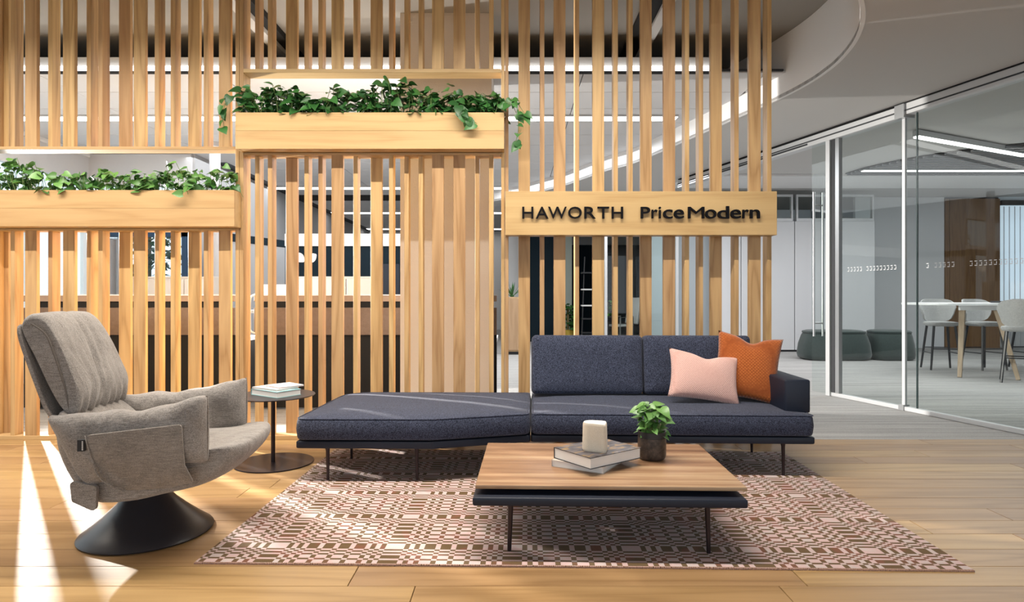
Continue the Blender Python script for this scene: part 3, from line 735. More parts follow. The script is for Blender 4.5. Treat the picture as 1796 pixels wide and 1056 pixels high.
# backrest pillow
bring = [(-.245, .635), (-.315, .75), (-.385, .90), (-.445, 1.02), (-.455, 1.075), (-.425, 1.108), (-.375, 1.105), (-.33, 1.06), (-.275, .96), (-.23, .85), (-.195, .75), (-.205, .66)]
def bfn(u, v, w_, f):
    t = (w_-.64)/.46
    front = max(0, min(1, (u+.30+.30*max(0, (w_-.72)))/.07))
    v1 = .02-.08*(1-t); v2 = .11-.13*(1-t)
    g = .020*math.exp(-((v-v1)/.020)**2)*(t > -.1) + .013*math.exp(-((v-v2)/.018)**2) + .010*math.exp(-((v+.15-.05*t)/.02)**2)*max(0, 1-t*1.6)
    gather = .010*math.sin(v*95)*max(0, 1-t*4.5)
    crown = .008*math.cos(v/.33*PI/2)
    return Vector((u+front*(crown-g+gather), v*(1-.11*max(0, min(1, t))), w_+.010*math.cos(v/.3*PI/2)-.006*math.exp(-((v-.06)/.03)**2)*(t > .8)))
sweep(bring, ends(-.262, .262, 64, .04, .86), bfn, GREY, 'backrest_pillow', 5)
# dark tube painting in the shaded side crease of the backrest
pr = [Vector((p[0], -.257, p[1])) for p in [(-.395, 1.07), (-.335, 1.02), (-.30, .93), (-.275, .85), (-.25, .76), (-.235, .67)]]
MB().tube(catmull(pr, 5, False), .0035, 6).obj('backrest_crease_shade', mat('taupe_crease_shade', (.14, .12, .105), .9), lc, smooth=True)
# rear shell
sring = [(-.225, .24), (-.285, .44), (-.325, .62), (-.385, .80), (-.445, .98), (-.465, 1.05), (-.452, 1.06), (-.425, .98), (-.365, .80), (-.30, .62), (-.25, .44), (-.195, .27)]
sweep(sring, ends(-.25, .25, 24, .03, .8), lambda u, v, w_, f: Vector((u-.006+.10*abs(v/.25)**4*max(0, min(1, (.66-w_)/.2)), v, w_)), GREY, 'rear_shell', 3)
# seat
seat = [(-.27, .66), (-.17, .60), (-.08, .535), (.06, .487), (.24, .468), (.42, .474), (.525, .490), (.565, .478), (.557, .425), (.49, .352), (.37, .300), (.20, .268), (.03, .240), (-.12, .250), (-.22, .36), (-.28, .52)]
def sfn(u, v, w_, f):
    k = max(0, min(1, (u-.1)/.4)); return Vector((u-.07*k*(abs(v)/.33)**3, v*(1+.0*k), w_+.012*math.cos(v/.33*PI/2)+.007*math.sin(v*62+u*20)*max(0, 1-abs(u+.15)/.1)))
sweep(seat, ends(-.315, .305, 30, .06, .84), sfn, GREY, 'seat_cushion', 4)
sp_ = [Vector((u, -.338+.07*max(0, (u-.1)/.4)*.55, w_)) for u, w_ in [(.20, .37), (.34, .385), (.46, .415), (.52, .445)]]
MB().tube(catmull([(.14, -.318, .385), (.30, -.316, .395), (.43, -.300, .425), (.52, -.27, .455)], 5, False), .0035, 6).obj('seat_piping', GREYP, lc, smooth=True)
# arms
def arm(sv):
    rings = []; N = 34
    for i in range(N+1):
        u = -.29+.685*i/N; t = i/N
        top = .655+.035*t+.055*max(0, (t-.55)/.45)**1.6; bot = .315+.115*t**.8
        if u > .10: bot = .37+.06*min(1, (u-.1)/.2)
        th = .072*(1-.35*max(0, (t-.9)/.1)) * (1 if t > .08 else .7+.3*t/.08)
        if i == N: th *= .45; top -= .012; bot += .008
        c = (top+bot)/2; h = (top-bot)/2; ring = []
        vc = (.338 if sv < 0 else .312)-.05*(1-t)
        th *= 1.06
        for k in range(28):
            a = 2*PI*k/28; ca, sa = math.cos(a), math.sin(a)
            ex = .62
            vv = math.copysign(abs(ca)**ex, ca)*th; ww = math.copysign(abs(sa)**.75, sa)*h
            wr = .0045*math.sin(u*36+3*sa+sv)*max(0, sa) + .004*math.sin(u*21+a*2+sv)
            vv += .006*math.sin(u*31+ww*22)*abs(ca)
            ring.append((u+max(0, .64-(c+ww))*.55*max(0, 1-t*2.6), sv*(vc+vv), c+ww+wr))
        rings.append(ring)
    return MB().loft(rings).obj('arm_cushion', GREY, lc, smooth=True, ang=1.2)
arm(-1); arm(1)
# seams at the arm fronts
for sv in (-1, 1):
    MB().tube(catmull([(.392, sv*(.338 if sv < 0 else .312), .735), (.397, sv*(.34 if sv < 0 else .314), .66), (.397, sv*(.34 if sv < 0 else .314), .55), (.392, sv*(.34 if sv < 0 else .314), .445)], 5, False), .0045, 6).obj('arm_seam', GREYP, lc, smooth=True)
def slab_uv(pts, sv, v0, th, name, mt, bulge=.0, under=0):
    P_ = fillet(pts, .015, 3); n = len(P_)
    m = MB(); rings = []
    cx = sum(P_, Vector((0, 0)))/n
    for dv, s_ in ((0, .985), (-.002, 1), (-th+.002, 1), (-th, .985)):
        rings.append([((cx+(p-cx)*s_).x, sv*(v0-dv-under*max(0, (.44-p.y)/.12)**2*.06), (cx+(p-cx)*s_).y) for p in P_])
    m.loft(rings); return m.obj(name, mt, lc, smooth=True, ang=.9)
for sv in (-1, 1):
    slab_uv([(-.085, .585), (-.055, .48), (-.02, .39), (.06, .318), (.22, .322), (.355, .35), (.325, .44), (.312, .622)], sv, (.415 if sv < 0 else .39), .012, 'side_pocket', GREYP, under=1)
    MB().tube(catmull([(-.085, sv*(.43 if sv < 0 else .405), .585), (-.055, sv*(.43 if sv < 0 else .405), .48), (-.02, sv*(.427 if sv < 0 else .40), .39), (.06, sv*(.39 if sv < 0 else .365), .318)], 5, False), .003, 6).obj('pocket_piping', GREY, lc, smooth=True)
    slab_uv([(-.185, .37), (-.175, .275), (-.075, .222), (-.07, .34)], sv, .335, .022, 'shell_flap', GREY)
TAG = mat('black_tag', (.012, .012, .014), .6)
tg = MB().box(-.118, -.09, -.424, -.405, .515, .565).obj('label_tag', TAG, lc)
mk = MB()
for i in range(6): mk.box(-.099, -.094, -.4255, -.4242, .520+.007*i, .525+.007*i)
mk.obj('tag_lettering', PAPER, tg)

# ---------------------------------------------------------------- workstations behind the screen
CY = 6.62
def workstation(lab, x0, x1, frame):
    t = thing('felt_workstation', lab, 'desk', ((x0+x1)/2, CY+.3, 0), 0, 'felt screened workstations')
    MB().box(x0, x1, CY, CY+.04, .785, 1.07, .004).obj('felt_panel', FELT, t, world=True)
    MB().box(x0, x1, CY, CY+.04, 1.135, 1.197, .004).obj('felt_rail', FELTL, t, world=True)
    MB().box(x0+.05, x1-.05, CY+.02, CY+.04, 1.0705, 1.1345).obj('slot', PLEN, t, world=True)
    MB().box(x0-.005, x1+.005, CY-.005, CY+.05, 1.198, 1.208).obj('white_cap', WHITE, t, world=True)
    MB().box(x0, x1, CY+.03, CY+.06, .02, .783).obj('lower_panel', PLEN, t, world=True)
    MB().box(x0, x1, CY+.061, CY+.7, .70, .74).obj('worktop', WHITE, t, world=True)
    for x in (x0+.02, x1-.05): MB().box(x, x+.03, CY+.061, CY+.68, 0, .699).obj('end_panel', CHAR, t, world=True)
    if frame:
        p = [(x0+.03, .80), (x0-.03, .83), (x0-.035, .9), (x0-.035, 1.13), (x0-.02, 1.19), (x0+.04, 1.212)]
        MB().tube(catmull([(a, CY-.01, b) for a, b in p], 5, False), .009, 8).obj('white_frame_edge', WHITE, t, smooth=True, world=True)
workstation('long brown felt workstation behind the left bay', -5.13, -2.90, False)
workstation('brown felt workstation with white rounded frame behind the middle bay', -2.70, -.16, True)
def B(px, Y): return (px-898)*Y/F
def Zp(py, Y): return CAMZ+(518-py)*Y/F
def simple(name, lab, cat, x0, x1, y0, y1, z0, z1, mt, bev=.006, grp=None):
    o = MB().box(-(x1-x0)/2, (x1-x0)/2, -(y1-y0)/2, (y1-y0)/2, 0, z1-z0, bev, None, 2).obj(name, mt, None, ((x0+x1)/2, (y0+y1)/2, z0)); return tag(o, lab, cat, grp)
def cabinet(name, lab, px0, px1, py, Y, dep, mt, cat='cabinet', doors=2):
    x0, x1, z1 = B(px0, Y), B(px1, Y), Zp(py, Y)
    t = thing(name, lab, cat, ((x0+x1)/2, Y+dep/2, 0))
    MB().box(x0, x1, Y, Y+dep, .06, z1, .005).obj('body', mt, t, world=True)
    MB().box(x0+.03, x1-.03, Y+.03, Y+dep, 0, .0595).obj('plinth', CHAR, t, world=True)
    wd = (x1-x0)/doors
    for i in range(doors): MB().box(x0+wd*i+.006, x0+wd*(i+1)-.006, Y-.016, Y-.001, .09, z1-.03, .003).obj('door', mt, t, world=True)
    return t
cabinet('storage_cabinet', 'cream storage cabinet standing under the blue window', 228, 372, 485, 7.9, .4, CREAM, doors=3)
cabinet('storage_cabinet', 'whitewashed storage cabinet behind the middle workstation', 519, 652, 485, 7.9, .4, CREAM, doors=3)
cabinet('storage_cabinet', 'small low white cabinet left of the whitewashed one', 462, 512, 499, 8.0, .4, WHITE, doors=1)
# dark partition wall with sloping glazed screen
wt = thing('wall_dark', None, None, (-2.2, 10.5, 0)); tag(wt, kind='structure')
MB().box(B(500, 10.6), B(760, 10.6), 10.6, 10.7, 0, Zp(432, 10.6)).obj('dark_panel', TEAL, wt, world=True)
MB().box(B(668, 10.5), B(700, 10.5), 10.5, 10.58, 0, Zp(463, 10.5)).obj('dark_cabinet_face', mat('slate', (.02, .028, .045), .6), wt, world=True)
MB().box(B(500, 10.6), B(760, 10.6), 10.58, 10.7, Zp(432, 10.6)+.002, Zp(410, 10.6)).obj('white_bulkhead', WHITE, wt, world=True)
gp = thing('glazed_partition', 'dark framed partition running back from the middle post', 'partition', (-4.1, 11, 0))
def ppt(px, py, Y): return Vector((B(px, Y), Y, Zp(py, Y)))
for nm, mt, a0, a1_, zz0, zz1 in (('dark_head_rail', TEAL, (-4.62, 9.6), (-4.0, 11.6), 2.06, 2.18), ('dark_side_post', TEAL, (-4.62, 9.6), (-4.60, 9.68), 0, 2.06), ('grey_screen', mat('grey_screen', (.42, .42, .43), .7), (-4.58, 9.8), (-4.02, 11.55), 0, 2.05)):
    A_ = Vector(a0); B_ = Vector(a1_); L = (B_-A_).length; an = math.atan2(B_.y-A_.y, B_.x-A_.x)
    MB().box(0, L, -.03, .03, zz0, zz1).obj(nm, mt, gp, (A_.x+4.1, A_.y-11, 0), (0, 0, an))
rc = thing('round_column', 'round pale grey column between the window and the partition', 'column', (B(377, 9.2), 9.2, 0))
MB().lathe([(.075, 0), (.075, TZ-.001)], 24).obj('shaft', mat('column_grey', (.5, .5, .52), .6), rc, smooth=True)
# desk lamp with two leaf shaped heads
dl = thing('leaf_lamp', 'white desk lamp with two petal shaped heads', 'lamp', (B(535, 8.75), 8.75, 1.0))
PET = mat('white_petal', (.85, .84, .80), .5, emit=(1, .96, .88), est=.8)
for sx, an in ((-1, .72), (1, .62)):
    m = MB(); rings = []
    for i in range(9):
        t = i/8; rr = .062*math.sin(PI*min(.98, max(.03, t)))**.7
        rings.append([(sx*(.02+.17*t)+0*math.cos(a_), rr*.25*math.cos(a_), 0+rr*math.sin(a_)) for a_ in [2*PI*k/12 for k in range(12)]])
    m.loft(rings); m.xf(Matrix.Translation((0, 0, Zp(463, 8.75)-1.0+.02)) @ Matrix.Rotation(-sx*an, 4, 'Y')); m.obj('petal', PET, dl, smooth=True)
MB().tube([(0, 0, 0), (0, 0, Zp(463, 8.75)-1.0+.02)], .008, 8).obj('stem', WHITE, dl)
MB().lathe([(.06, 0), (.06, .012), (.01, .014)], 20).obj('foot', WHITE, dl)
simple('standing_desk', 'white desk carrying the petal lamp', 'desk', B(505, 8.2)-.1, B(565, 8.2)+.1, 8.06, 8.34, .0, .999, WHITE) if False else None
dsk = thing('white_desk', 'white desk behind the workstations carrying the petal lamp', 'desk', (B(535, 8.3), 8.95, 0))
MB().box(-.9, .9, -.48, .3, .96, .999).obj('desktop', WHITE, dsk)
for x in (-.8, .8): MB().box(x-.02, x+.02, -.3, .25, 0, .959).obj('leg', STEEL, dsk)
# tree outside the blue window, folded sun curtains
def bigplant(name, lab, x, y, z0, h, r, n, meshes, s, cat='plant', trunk=None, tree=False):
    t = thing(name, lab, cat, (x, y, z0)); g = bmesh.new()
    for i in range(n):
        a = R.uniform(0, 2*PI); rr = r*math.sqrt(R.random()); p = Vector((rr*math.cos(a), rr*math.sin(a), h*R.random()))
        b = bmesh.new(); b.from_mesh(R.choice(meshes)); b.transform(leaf_matrix(p, Vector((math.cos(a), math.sin(a), R.uniform(-.6, .6))), Vector((0, -.4, 1)), s*R.uniform(.7, 1.3)))
        tmp = bpy.data.meshes.new('tmp'); b.to_mesh(tmp); b.free(); g.from_mesh(tmp); bpy.data.meshes.remove(tmp)
    me = bpy.data.meshes.new('foliage'); g.to_mesh(me); g.free(); me.materials.append(meshes[0].materials[0]); o = link('foliage', me, t); o['kind'] = 'stuff'
    MB().tube([(0, 0, -z0 if tree else 0), (0, 0, h*.9)], .03 if trunk is None else trunk, 8).obj('trunk', STEMG2, t)
    return t
bigplant('street_tree', 'dark leafy tree standing outside the blue framed window', -6.3, 11.0, .5, 2.2, .55, 420, LD, .16, tree=True)
MB().box(-9, -4.9, 9.9, 14, -.06, -.01)
cu = thing('window_curtain', 'grey curtain hanging in folds at the left of the blue window', 'curtain', (-6.25, 9.75, 0))
def curtain(t, w_, h, nf, mt):
    m = MB(); a = []
    n = nf*8
    for i in range(n+1):
        x = -w_/2+w_*i/n; y_ = .03*math.sin(2*PI*nf*i/n)
        a.append((m.bm.verts.new((x, y_, .02)), m.bm.verts.new((x, y_, h))))
    for p, q in zip(a, a[1:]): m.bm.faces.new((p[0], q[0], q[1], p[1]))
    m.obj('drape', mt, t, smooth=True, ang=2); MB().tube([(-w_/2, 0, h+.01), (w_/2, 0, h+.01)], .012, 8).obj('curtain_rod', STEEL, t)
curtain(cu, .42, 2.06, 4, mat('grey_curtain', (.33, .33, .34), .9))
simple('white_monitor', 'white monitor back seen left of the curtain base', 'monitor', B(148, 8.2), B(170, 8.2), 8.2, 8.25, Zp(517, 8.2), Zp(476, 8.2), WHITE) if False else None

# ---------------------------------------------------------------- right bay background
pc = cabinet('planter_cabinet', 'oak cabinet with a planter trough on top behind the right bay post', 884, 912, 521, 12.8, .4, CABW, doors=1)
def agave(lab, x, y, z, n, L):
    t = thing('spiky_plant', lab, 'plant', (x, y, z))
    for i in range(n):
        a = 2*PI*i/n*1.9; el = R.uniform(.5, 1.4); d = Vector((math.cos(a)*math.cos(el), math.sin(a)*math.cos(el), math.sin(el)))
        s_ = d.cross(Vector((0, 0, 1))).normalized()*.018; m = MB()
        q = [Vector((0, 0, .0))+s_*.5, d*L*.5+s_, d*L, d*L*.5-s_, -s_*.5]
        vs2 = [m.bm.verts.new(v) for v in q]+[m.bm.verts.new(d*L*.5+Vector((0, 0, -.012)))]
        m.bm.faces.new((vs2[0], vs2[1], vs2[5])); m.bm.faces.new((vs2[1], vs2[2], vs2[5])); m.bm.faces.new((vs2[2], vs2[3], vs2[5])); m.bm.faces.new((vs2[3], vs2[4], vs2[5])); m.bm.faces.new((vs2[0], vs2[5], vs2[4]))
        m.obj('leaf', LEAFD, t)
    MB().lathe([(.03, -.0), (.05, .02), (.03, .04)], 10).obj('rosette_heart', LEAFD, t)
agave('spiky green succulent on top of the oak planter cabinet', B(898, 12.9), 12.95, Zp(521, 12.8)+.001, 14, .34)
wg = thing('wall_teal', None, None, (1.5, 19.5, 0)); tag(wg, kind='structure')
MB().box(B(917, 16.5), B(930, 16.5), 16.5, 19.6, 0, 3.4).obj('teal_return', TEAL, wg, world=True)
MB().box(B(917, 19.5), B(1200, 19.5), 19.5, 19.6, 0, 2.75).obj('teal_panel', TEAL, wg, world=True)
MB().box(B(917, 16.4), B(974, 16.4), 16.4, 16.45, 0, 3.2).obj('teal_sliding_door', TEAL, wg, world=True)
MB().box(B(986, 16), B(1003, 16), 16.0, 16.3, 0, 3.2).obj('pale_pier', mat('pale_green_pier', (.33, .37, .33), .7), wg, world=True)
MB().box(B(880, 17), B(914, 17), 16.9, 17, 0, 3.3).obj('white_pier', WHITE, wg, world=True)
go = thing('wall_glazed', None, None, (2.6, 14.0, 0)); tag(go, kind='structure')
GY = 13.6
for px in (1062, 1130, 1187): MB().box(B(px, GY)-.02, B(px, GY)+.04, GY, GY+.06, 0, 3.19).obj('mullion', ALU, go, world=True)
MB().box(B(1060, GY), B(1190, GY), GY+.02, GY+.03, 0, 3.19).obj('glass', GLASS, go, world=True)
MB().box(B(1132, GY), B(1260, GY), GY+.25, GY+.3, 0, 3.19).obj('frosted_panel', mat('frosted_grey', (.40, .44, .47), .25), go, world=True)
ld = thing('ladder_shelf', 'black leaning ladder shelf in the dark teal room', 'shelf', (B(1034, 15), 15, 0))
for x in (-.16, .16): MB().tube([(x-.05, -.2, 0), (x+.06, .1, Zp(450, 15))], .018, 6).obj('rail', BLACK, ld)
for py, mt in ((480, BLACK), (509, WHITE), (537, WHITE), (560, BLACK), (584, BLACK)):
    z = Zp(py, 15); MB().box(-.2, .24, -.12-.08, .15-.05, z, z+.03).obj('shelf_board', mt, ld)
wc = thing('white_chair', 'white chair with chrome arms in the glazed room', 'chair', (B(1088, 15.5), 15.5, 0), .5)
MB().box(-.24, .24, -.24, .24, .44, .49, .02).obj('seat', WHITE, wc)
m = MB(); m.box(-.04, .04, -.23, .23, .5, 1.16, .02); m.xf(Matrix.Translation((.26, 0, 0)) @ Matrix.Rotation(.18, 4, 'Y')); m.obj('backrest', WHITE, wc)
for y_ in (-.24, .24):
    MB().tube([(-.2, y_, 0), (-.2, y_, .66), (.2, y_, .68)], .014, 8).obj('arm_frame', STEEL, wc); MB().tube([(.2, y_, 0), (.2, y_, .66)], .014, 8).obj('leg', STEEL, wc)
bigplant('bushy_plant', 'small bushy plant beside the white chair in the glazed room', B(1066, 15), 15, .72, .35, .16, 60, LL, .11, trunk=.02)
pt = thing('plant_table', 'small dark table under the bushy plant', 'table', (B(1066, 15), 15, 0))
MB().box(-.22, .22, -.22, .22, .68, .71).obj('top', CHAR, pt); MB().tube([(0, 0, 0), (0, 0, .68)], .03, 8).obj('post', CHAR, pt)
yp = thing('yellow_planter', 'mustard yellow plant pot by the pale green pier', 'planter', (B(996, 15.4), 15.4, 0))
MB().lathe([(.12, 0), (.15, .35), (.14, .36)], 20).obj('pot', mat('mustard', (.38, .26, .03), .5), yp, smooth=True)
bigplant('leafy_plant', 'tall dark plant growing in the mustard yellow pot', B(996, 15.4), 15.4, .37, .62, .15, 80, LD, .12)

# white panel wall and clerestory
PY = 13.45
wp = thing('wall_panelled', None, None, (5.8, PY, 0)); tag(wp, kind='structure')
edges = [1256, 1300, 1345, 1394, 1471, 1535]
for a, b in zip(edges, edges[1:]):
    MB().box(B(a, PY)+.008, B(b, PY)-.008, PY, PY+.05, .04, Zp(388, PY), .004).obj('panel', PANELW, wp, world=True)
MB().box(B(1256, PY), B(1535, PY), PY+.03, PY+.1, 0, .04).obj('base_strip', CHAR, wp, world=True)
MB().box(B(1256, PY), B(1535, PY), PY+.051, PY+.1, .041, Zp(388, PY)).obj('wall_core', CHAR, wp, world=True)
for a, b in ((1256, 1391), (1397, 1533)):
    cl = MB().box(B(a, PY), B(b, PY), PY, PY+.08, Zp(388, PY)+.002, Zp(383, PY)).box(B(a, PY), B(b, PY), PY, PY+.08, Zp(345, PY), Zp(341, PY)).box(B(a, PY), B(a+3, PY), PY, PY+.08, Zp(383, PY), Zp(345, PY)).box(B(b-3, PY), B(b, PY), PY, PY+.08, Zp(383, PY), Zp(345, PY)).obj('clerestory_frame', ALU, wp, world=True)
MB().box(B(1256, PY), B(1533, PY), PY+.03, PY+.036, Zp(383, PY), Zp(345, PY)).obj('clerestory_glass', GLASS, wp, world=True)
MB().box(B(1256, PY), B(1540, PY), 16.5, 16.6, 2.2, 3.43).obj('far_panel', PANELW, wp, world=True)
W2 = 14.4
wm = thing('wall_meeting', None, None, (10, W2, 0)); tag(wm, kind='structure')
MB().box(B(1500, W2), B(1656, W2), W2, W2+.1, 0, 3.435).obj('white_pier', PANELW, wm, world=True)
for a, b in ((1657.5, 1665), (1666, 1754)): MB().box(B(a, W2), B(b, W2), W2, W2+.06, .0, 3.40).obj('wood_panel', WALNUT, wm, world=True)
MB().box(B(1656, W2), B(1755, W2), W2+.061, W2+.1, 0, 3.435).obj('panel_backing', CHAR, wm, world=True)
MB().box(7.9, B(1600, W2), W2-.014, W2-.001, 0, .08).obj('skirting', WHITE, wm, world=True)
bl = thing('vertical_blinds', 'row of white vertical blinds at the far right window', 'blinds', (B(1790, W2), W2, 0))
for i in range(11):
    m = MB(); m.cbox((0, 0, 1.62), (.10, .004, 3.2)); m.obj('blind_slat', PANELW, bl, (B(1757+i*9.5, W2)-bl.location.x+.05, 0, 0), (0, 0, .75))
MB().box(-.45, 1.0, -.04, .04, 3.25, 3.36).obj('head_rail', CHAR, bl)
win3 = thing('window_3', None, None, (12.2, W2+.3, 0)); tag(win3, kind='structure')
MB().box(B(1755, W2), 13, W2+.3, W2+.36, 0, .9).obj('sill_wall', WHITE, win3, world=True)
MB().box(B(1755, W2), 13, W2+.3, W2+.306, .9, 3.4).obj('glass', mat('daylight_glow_pane', (.6, .7, .8), .3, emit=(.75, .88, 1), est=.55), win3, world=True)  # opaque pane glows in place of daylight from outside

# louvre ceiling of the meeting room
lv = thing('louvre_ceiling', 'dark round louvred ceiling panel of fine parallel blades over the meeting table', 'ceiling panel', (7.7, 10.3, 3.15))
bl_m = {}
cxl, cyl, rl_ = 7.75, 10.35, 2.30
yy = cyl-rl_+.04
while yy < cyl:
    hw = math.sqrt(max(0, rl_**2-(yy-cyl)**2))
    MB().box(-hw+.05, hw+.05, -.02, .02, -.0, .035).obj('louvre_blade', mat('louvre_grey', (.16, .165, .175), .5) if 'lg' not in bl_m else bl_m['lg'], lv, (0, yy-10.3, 0)) if False else None
    yy += .1
LG = mat('louvre_grey', (.17, .175, .185), .5)
yy = cyl-rl_+.03
while yy < cyl:
    hw = math.sqrt(max(0, rl_**2-(yy-cyl)**2)); MB().box(-hw, hw, -.022, .022, 0, .03).obj('louvre_blade', LG, lv, (cxl-7.7, yy-10.3, 0)); yy += .105
ar = [(cxl-7.7+rl_*math.cos(a_), cyl-10.3+rl_*math.sin(a_)) for a_ in [PI+PI*k/40 for k in range(41)]]
m = MB(); m.prism(ar, .035, .045); m.obj('backing', PLEN, lv)
led(5.45, 9.9, 9.84, 3.135, .07, 'glowing line under the dark louvred ceiling panel', .012)
t = thing('linear_pendant', 'white slanting linear light hanging in the meeting room', 'light', (5.95, 8.15, 3.10), math.atan2(1.01, 2.1))
MB().box(-1.2, 1.2, -.04, .04, .02, .09).obj('housing', ALU, t); MB().box(-1.19, 1.19, -.035, .035, .0, .019).obj('diffuser', LED, t)
for x in (-1, 1): MB().tube([(x, 0, .09), (x, 0, .0985)], .006, 6).obj('hanger', STEEL, t)

# ---------------------------------------------------------------- glass wall of the meeting room
def GX(Y): return 4.417-.278*(Y-5.46)
gd = Vector((-.278, 1)).normalized(); gn = Vector((gd.y, -gd.x)); ga = math.atan2(gd.y, gd.x)
gw = thing('glass_wall', 'frameless glass partition with slim steel rails along the meeting room', 'partition', (GX(6.6), 6.6, 0), ga); tag(gw, kind='structure'); del gw['category']; gw.name = 'wall_glass'
def gl(Y): return (Y-6.6)*math.sqrt(1+.278**2)         # distance along the wall
def gbox(nm, Y0, Y1, o0, o1, z0, z1, mt, bev=0): return MB().box(gl(Y0), gl(Y1), o0, o1, z0, z1, bev).obj(nm, mt, gw)
gbox('floor_rail', 2.5, 7.575, -.03, .03, 0, .045, ALU, .004)
gbox('ceiling_rail', 2.5, 6.62, -.06, .05, 3.07, 3.185, ALU, .004)
gbox('rail_groove', 2.5, 6.62, .051, .056, 3.105, 3.118, CHAR); gbox('rail_groove', 2.5, 6.62, -.066, -.061, 3.105, 3.118, CHAR)
gbox('ceiling_rail', 6.62, 10.9, -.06, .06, 3.05, 3.17, ALU, .004); gbox('rail_groove', 6.62, 10.9, .061, .066, 3.10, 3.115, CHAR)
gbox('rail_groove', 7.9, 10.9, .061, .067, 3.07, 3.09, CHAR)
gbox('shadow_gap', 2.5, 10.9, -.05, .05, 3.186, 3.199, PLEN)
gbox('post', 6.59, 6.625, -.014, .014, .0, 3.06, ALU); gbox('post_cap', 6.55, 6.66, -.07, .075, 3.04, 3.18, STEEL); gbox('post_foot', 6.585, 6.645, -.04, .04, 0, .06, STEEL)
gbox('jamb', 7.56, 7.62, -.03, .05, .0, 3.06, ALU); gbox('jamb_seal', 7.50, 7.555, -.02, .03, .046, 3.06, CHAR); gbox('jamb_inner', 7.44, 7.495, -.02, .03, .046, 3.06, STEEL)
gbox('pane', 6.47, 6.588, -.006, .006, .046, 3.05, GLASS); gbox('pane', 6.64, 7.43, -.006, .006, .046, 3.05, GLASS); gbox('pane', 2.5, 6.455, -.006, .006, .046, 3.068, GLASS)
gbox('pane_joint', 6.456, 6.468, -.007, .007, .046, 3.068, mat('glass_edge_green', (.03, .05, .05), .2))
# little dashes of the safety strip
ds = MB()
for Y0, Y1 in ((5.2, 6.42), (6.7, 7.4)):
    s0, s1 = gl(Y0), gl(Y1); nn = int((s1-s0)/.045)
    for i in range(nn):
        if R.random() < .15: continue
        x = s0+(s1-s0)*i/nn
        for z in (1.475, 1.515): ds.box(x, x+.024, .0065, .0078, z, z+.006)
        ds.box(x, x+.005, .0065, .0078, 1.485, 1.506)
o = ds.obj('safety_dashes', mat('white_film', (.8, .8, .8), .5), gw); o['kind'] = 'stuff'
gdoor = thing('door_1', None, None, (GX(7.75), 7.75, 0), ga); tag(gdoor, kind='structure')
MB().box(-.2+.0, .10, .03, .042, .02, 3.045).obj('door_glass', GLASS, gdoor)
for o_ in (-.03, .10):
    MB().tube([(0, o_, .70), (0, o_, 2.46)], .014, 12).obj('door_handle', STEEL, gdoor, smooth=True)
for z in (.86, 2.3): MB().tube([(0, -.03, z), (0, .10, z)], .010, 8).obj('handle_standoff', STEEL, gdoor)

# ---------------------------------------------------------------- ottomans, table and stools behind the glass
def ottoman(lab, px, Y, wd, ht):
    t = thing('ottoman', lab, 'ottoman', (B(px, Y), Y, 0), 0, 'dark green ottomans')
    P_ = [(-wd/2, -.36), (wd/2, -.36), (wd/2, .36), (-wd/2, .36)]
    rings = []
    for s_, z in ((.84, .0), (.97, .03), (1.0, .10), (.96, .28), (.88, .43), (.84, .47)):
        rings.append([(p.x*s_, p.y*s_, z*ht/.53) for p in fillet(P_, .26, 6)])
    MB().loft(rings).obj('base_upholstery', OTTO, t, smooth=True, ang=1)
    rings = []
    for s_, z in ((.83, .471), (.86, .485), (.85, .51), (.74, .527), (.3, .532)): rings.append([(p.x*s_, p.y*s_, z*ht/.53) for p in fillet(P_, .26, 6)])
    MB().loft(rings).obj('top_cushion', OTTO, t, smooth=True, ang=1)
ottoman('dark green ottoman, the left and wider one behind the glass', 1462, 11.9, 1.26, .55)
ottoman('charcoal green ottoman, the right one behind the glass', 1559, 11.9, .80, .55)
ht = thing('bar_table', 'tall meeting table with white top and splayed wood legs', 'table', (B(1740, 9.6), 9.6, 0))
tx0 = B(1606, 9.6)-ht.location.x
P_ = fillet([(tx0, -.5), (2.2, -.5), (2.2, .5), (tx0, .5)], .2, 6)
MB().prism(P_, 1.055, 1.085, .006).obj('tabletop', WHITE, ht)
MB().box(tx0+.45, 2.0, -.32, -.28, .98, 1.053).obj('apron', WHITE, ht)
LW = wood('pale_leg_wood', (.40, .31, .22), (.30, .22, .15), 2, vary=.02)
def barleg(x, y, sx, sy):
    m = MB(); m.tube([(x+sx, y+sy, 0), (x, y, 1.05)], [.035, .055], 4); m.obj('leg', LW, ht)
x1_ = B(1680, 9.6)-ht.location.x
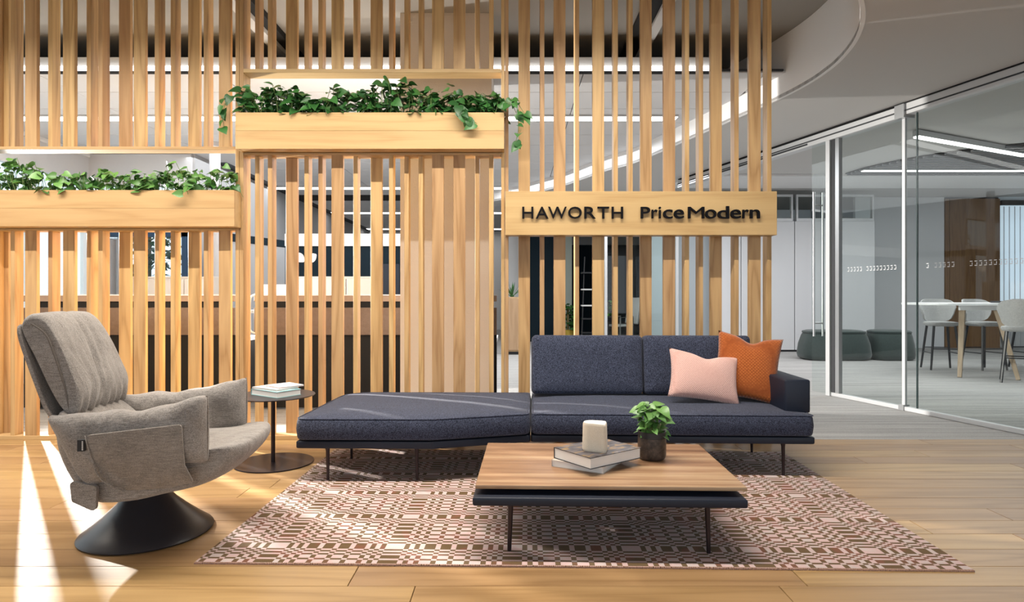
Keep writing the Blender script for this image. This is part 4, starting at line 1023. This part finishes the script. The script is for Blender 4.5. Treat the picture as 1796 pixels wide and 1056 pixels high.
barleg(x1_, -.1, -.22, -.25); barleg(x1_+.38, -.25, .02, -.40); barleg(1.8, -.25, .1, -.2); barleg(1.8, .3, .1, .2)
tb = simple('tablet_stand', 'black device lying on the tall meeting table', 'device', B(1745, 9.5), B(1792, 9.5), 9.42, 9.6, 1.086, 1.115, BLACK)
def stool(lab, px, Y, rz):
    t = thing('bar_stool', lab, 'stool', (B(px, Y), Y, 0), rz, 'grey bar stools at the meeting table')
    rings = []
    for s_, z in ((.80, .70), (.95, .715), (1, .74), (.97, .765), (.7, .775)): rings.append([(p.x*s_, p.y*s_, z) for p in fillet([(-.22, -.21), (.22, -.21), (.22, .21), (-.22, .21)], .12, 6)])
    MB().loft(rings).obj('seat', STOOLF, t, smooth=True, ang=1)
    m = MB(); rings = []
    for i in range(15):
        t2 = -1+2*i/14; a_ = t2*1.15; x = .235*math.sin(a_); y_ = .235*math.cos(a_)-.0; hh = .19*math.sqrt(max(0.05, 1-(t2*.97)**4))
        zc = .95; lean = 1.16
        rings.append([(x*lean, y_*lean, zc+hh), (x*lean*1.08, y_*lean*1.08, zc+hh), (x*1.06, y_*1.06, zc-hh*.95), (x*.97, y_*.97, zc-hh*.95)])
    m.loft(rings); m.obj('curved_backrest', STOOLF, t, smooth=True, ang=1.2)
    for sx in (-1, 1):
        for sy in (-1, 1): MB().tube([(sx*.15, sy*.15, .705), (sx*.215, sy*.215, 0)], [.02, .016], 8).obj('leg', BLACK, t)
        MB().tube([(sx*.19, -.19, .27), (sx*.19, .19, .27)], .009, 6).obj('foot_rail', BLACK, t)
    for sy in (-1, 1): MB().tube([(-.185, sy*.185, .34), (.185, sy*.185, .34)], .009, 6).obj('foot_rail', BLACK, t)
stool('light grey bar stool at the left end of the tall table', 1650, 10.3, -.25)
stool('light grey bar stool behind the middle of the tall table', 1725, 10.3, .1)
stool('light grey bar stool nearest the glass, cut by the right photo edge', 1790, 8.75, 2.5)
stool('light grey bar stool farthest right behind the tall table', 1810, 10.4, 0)
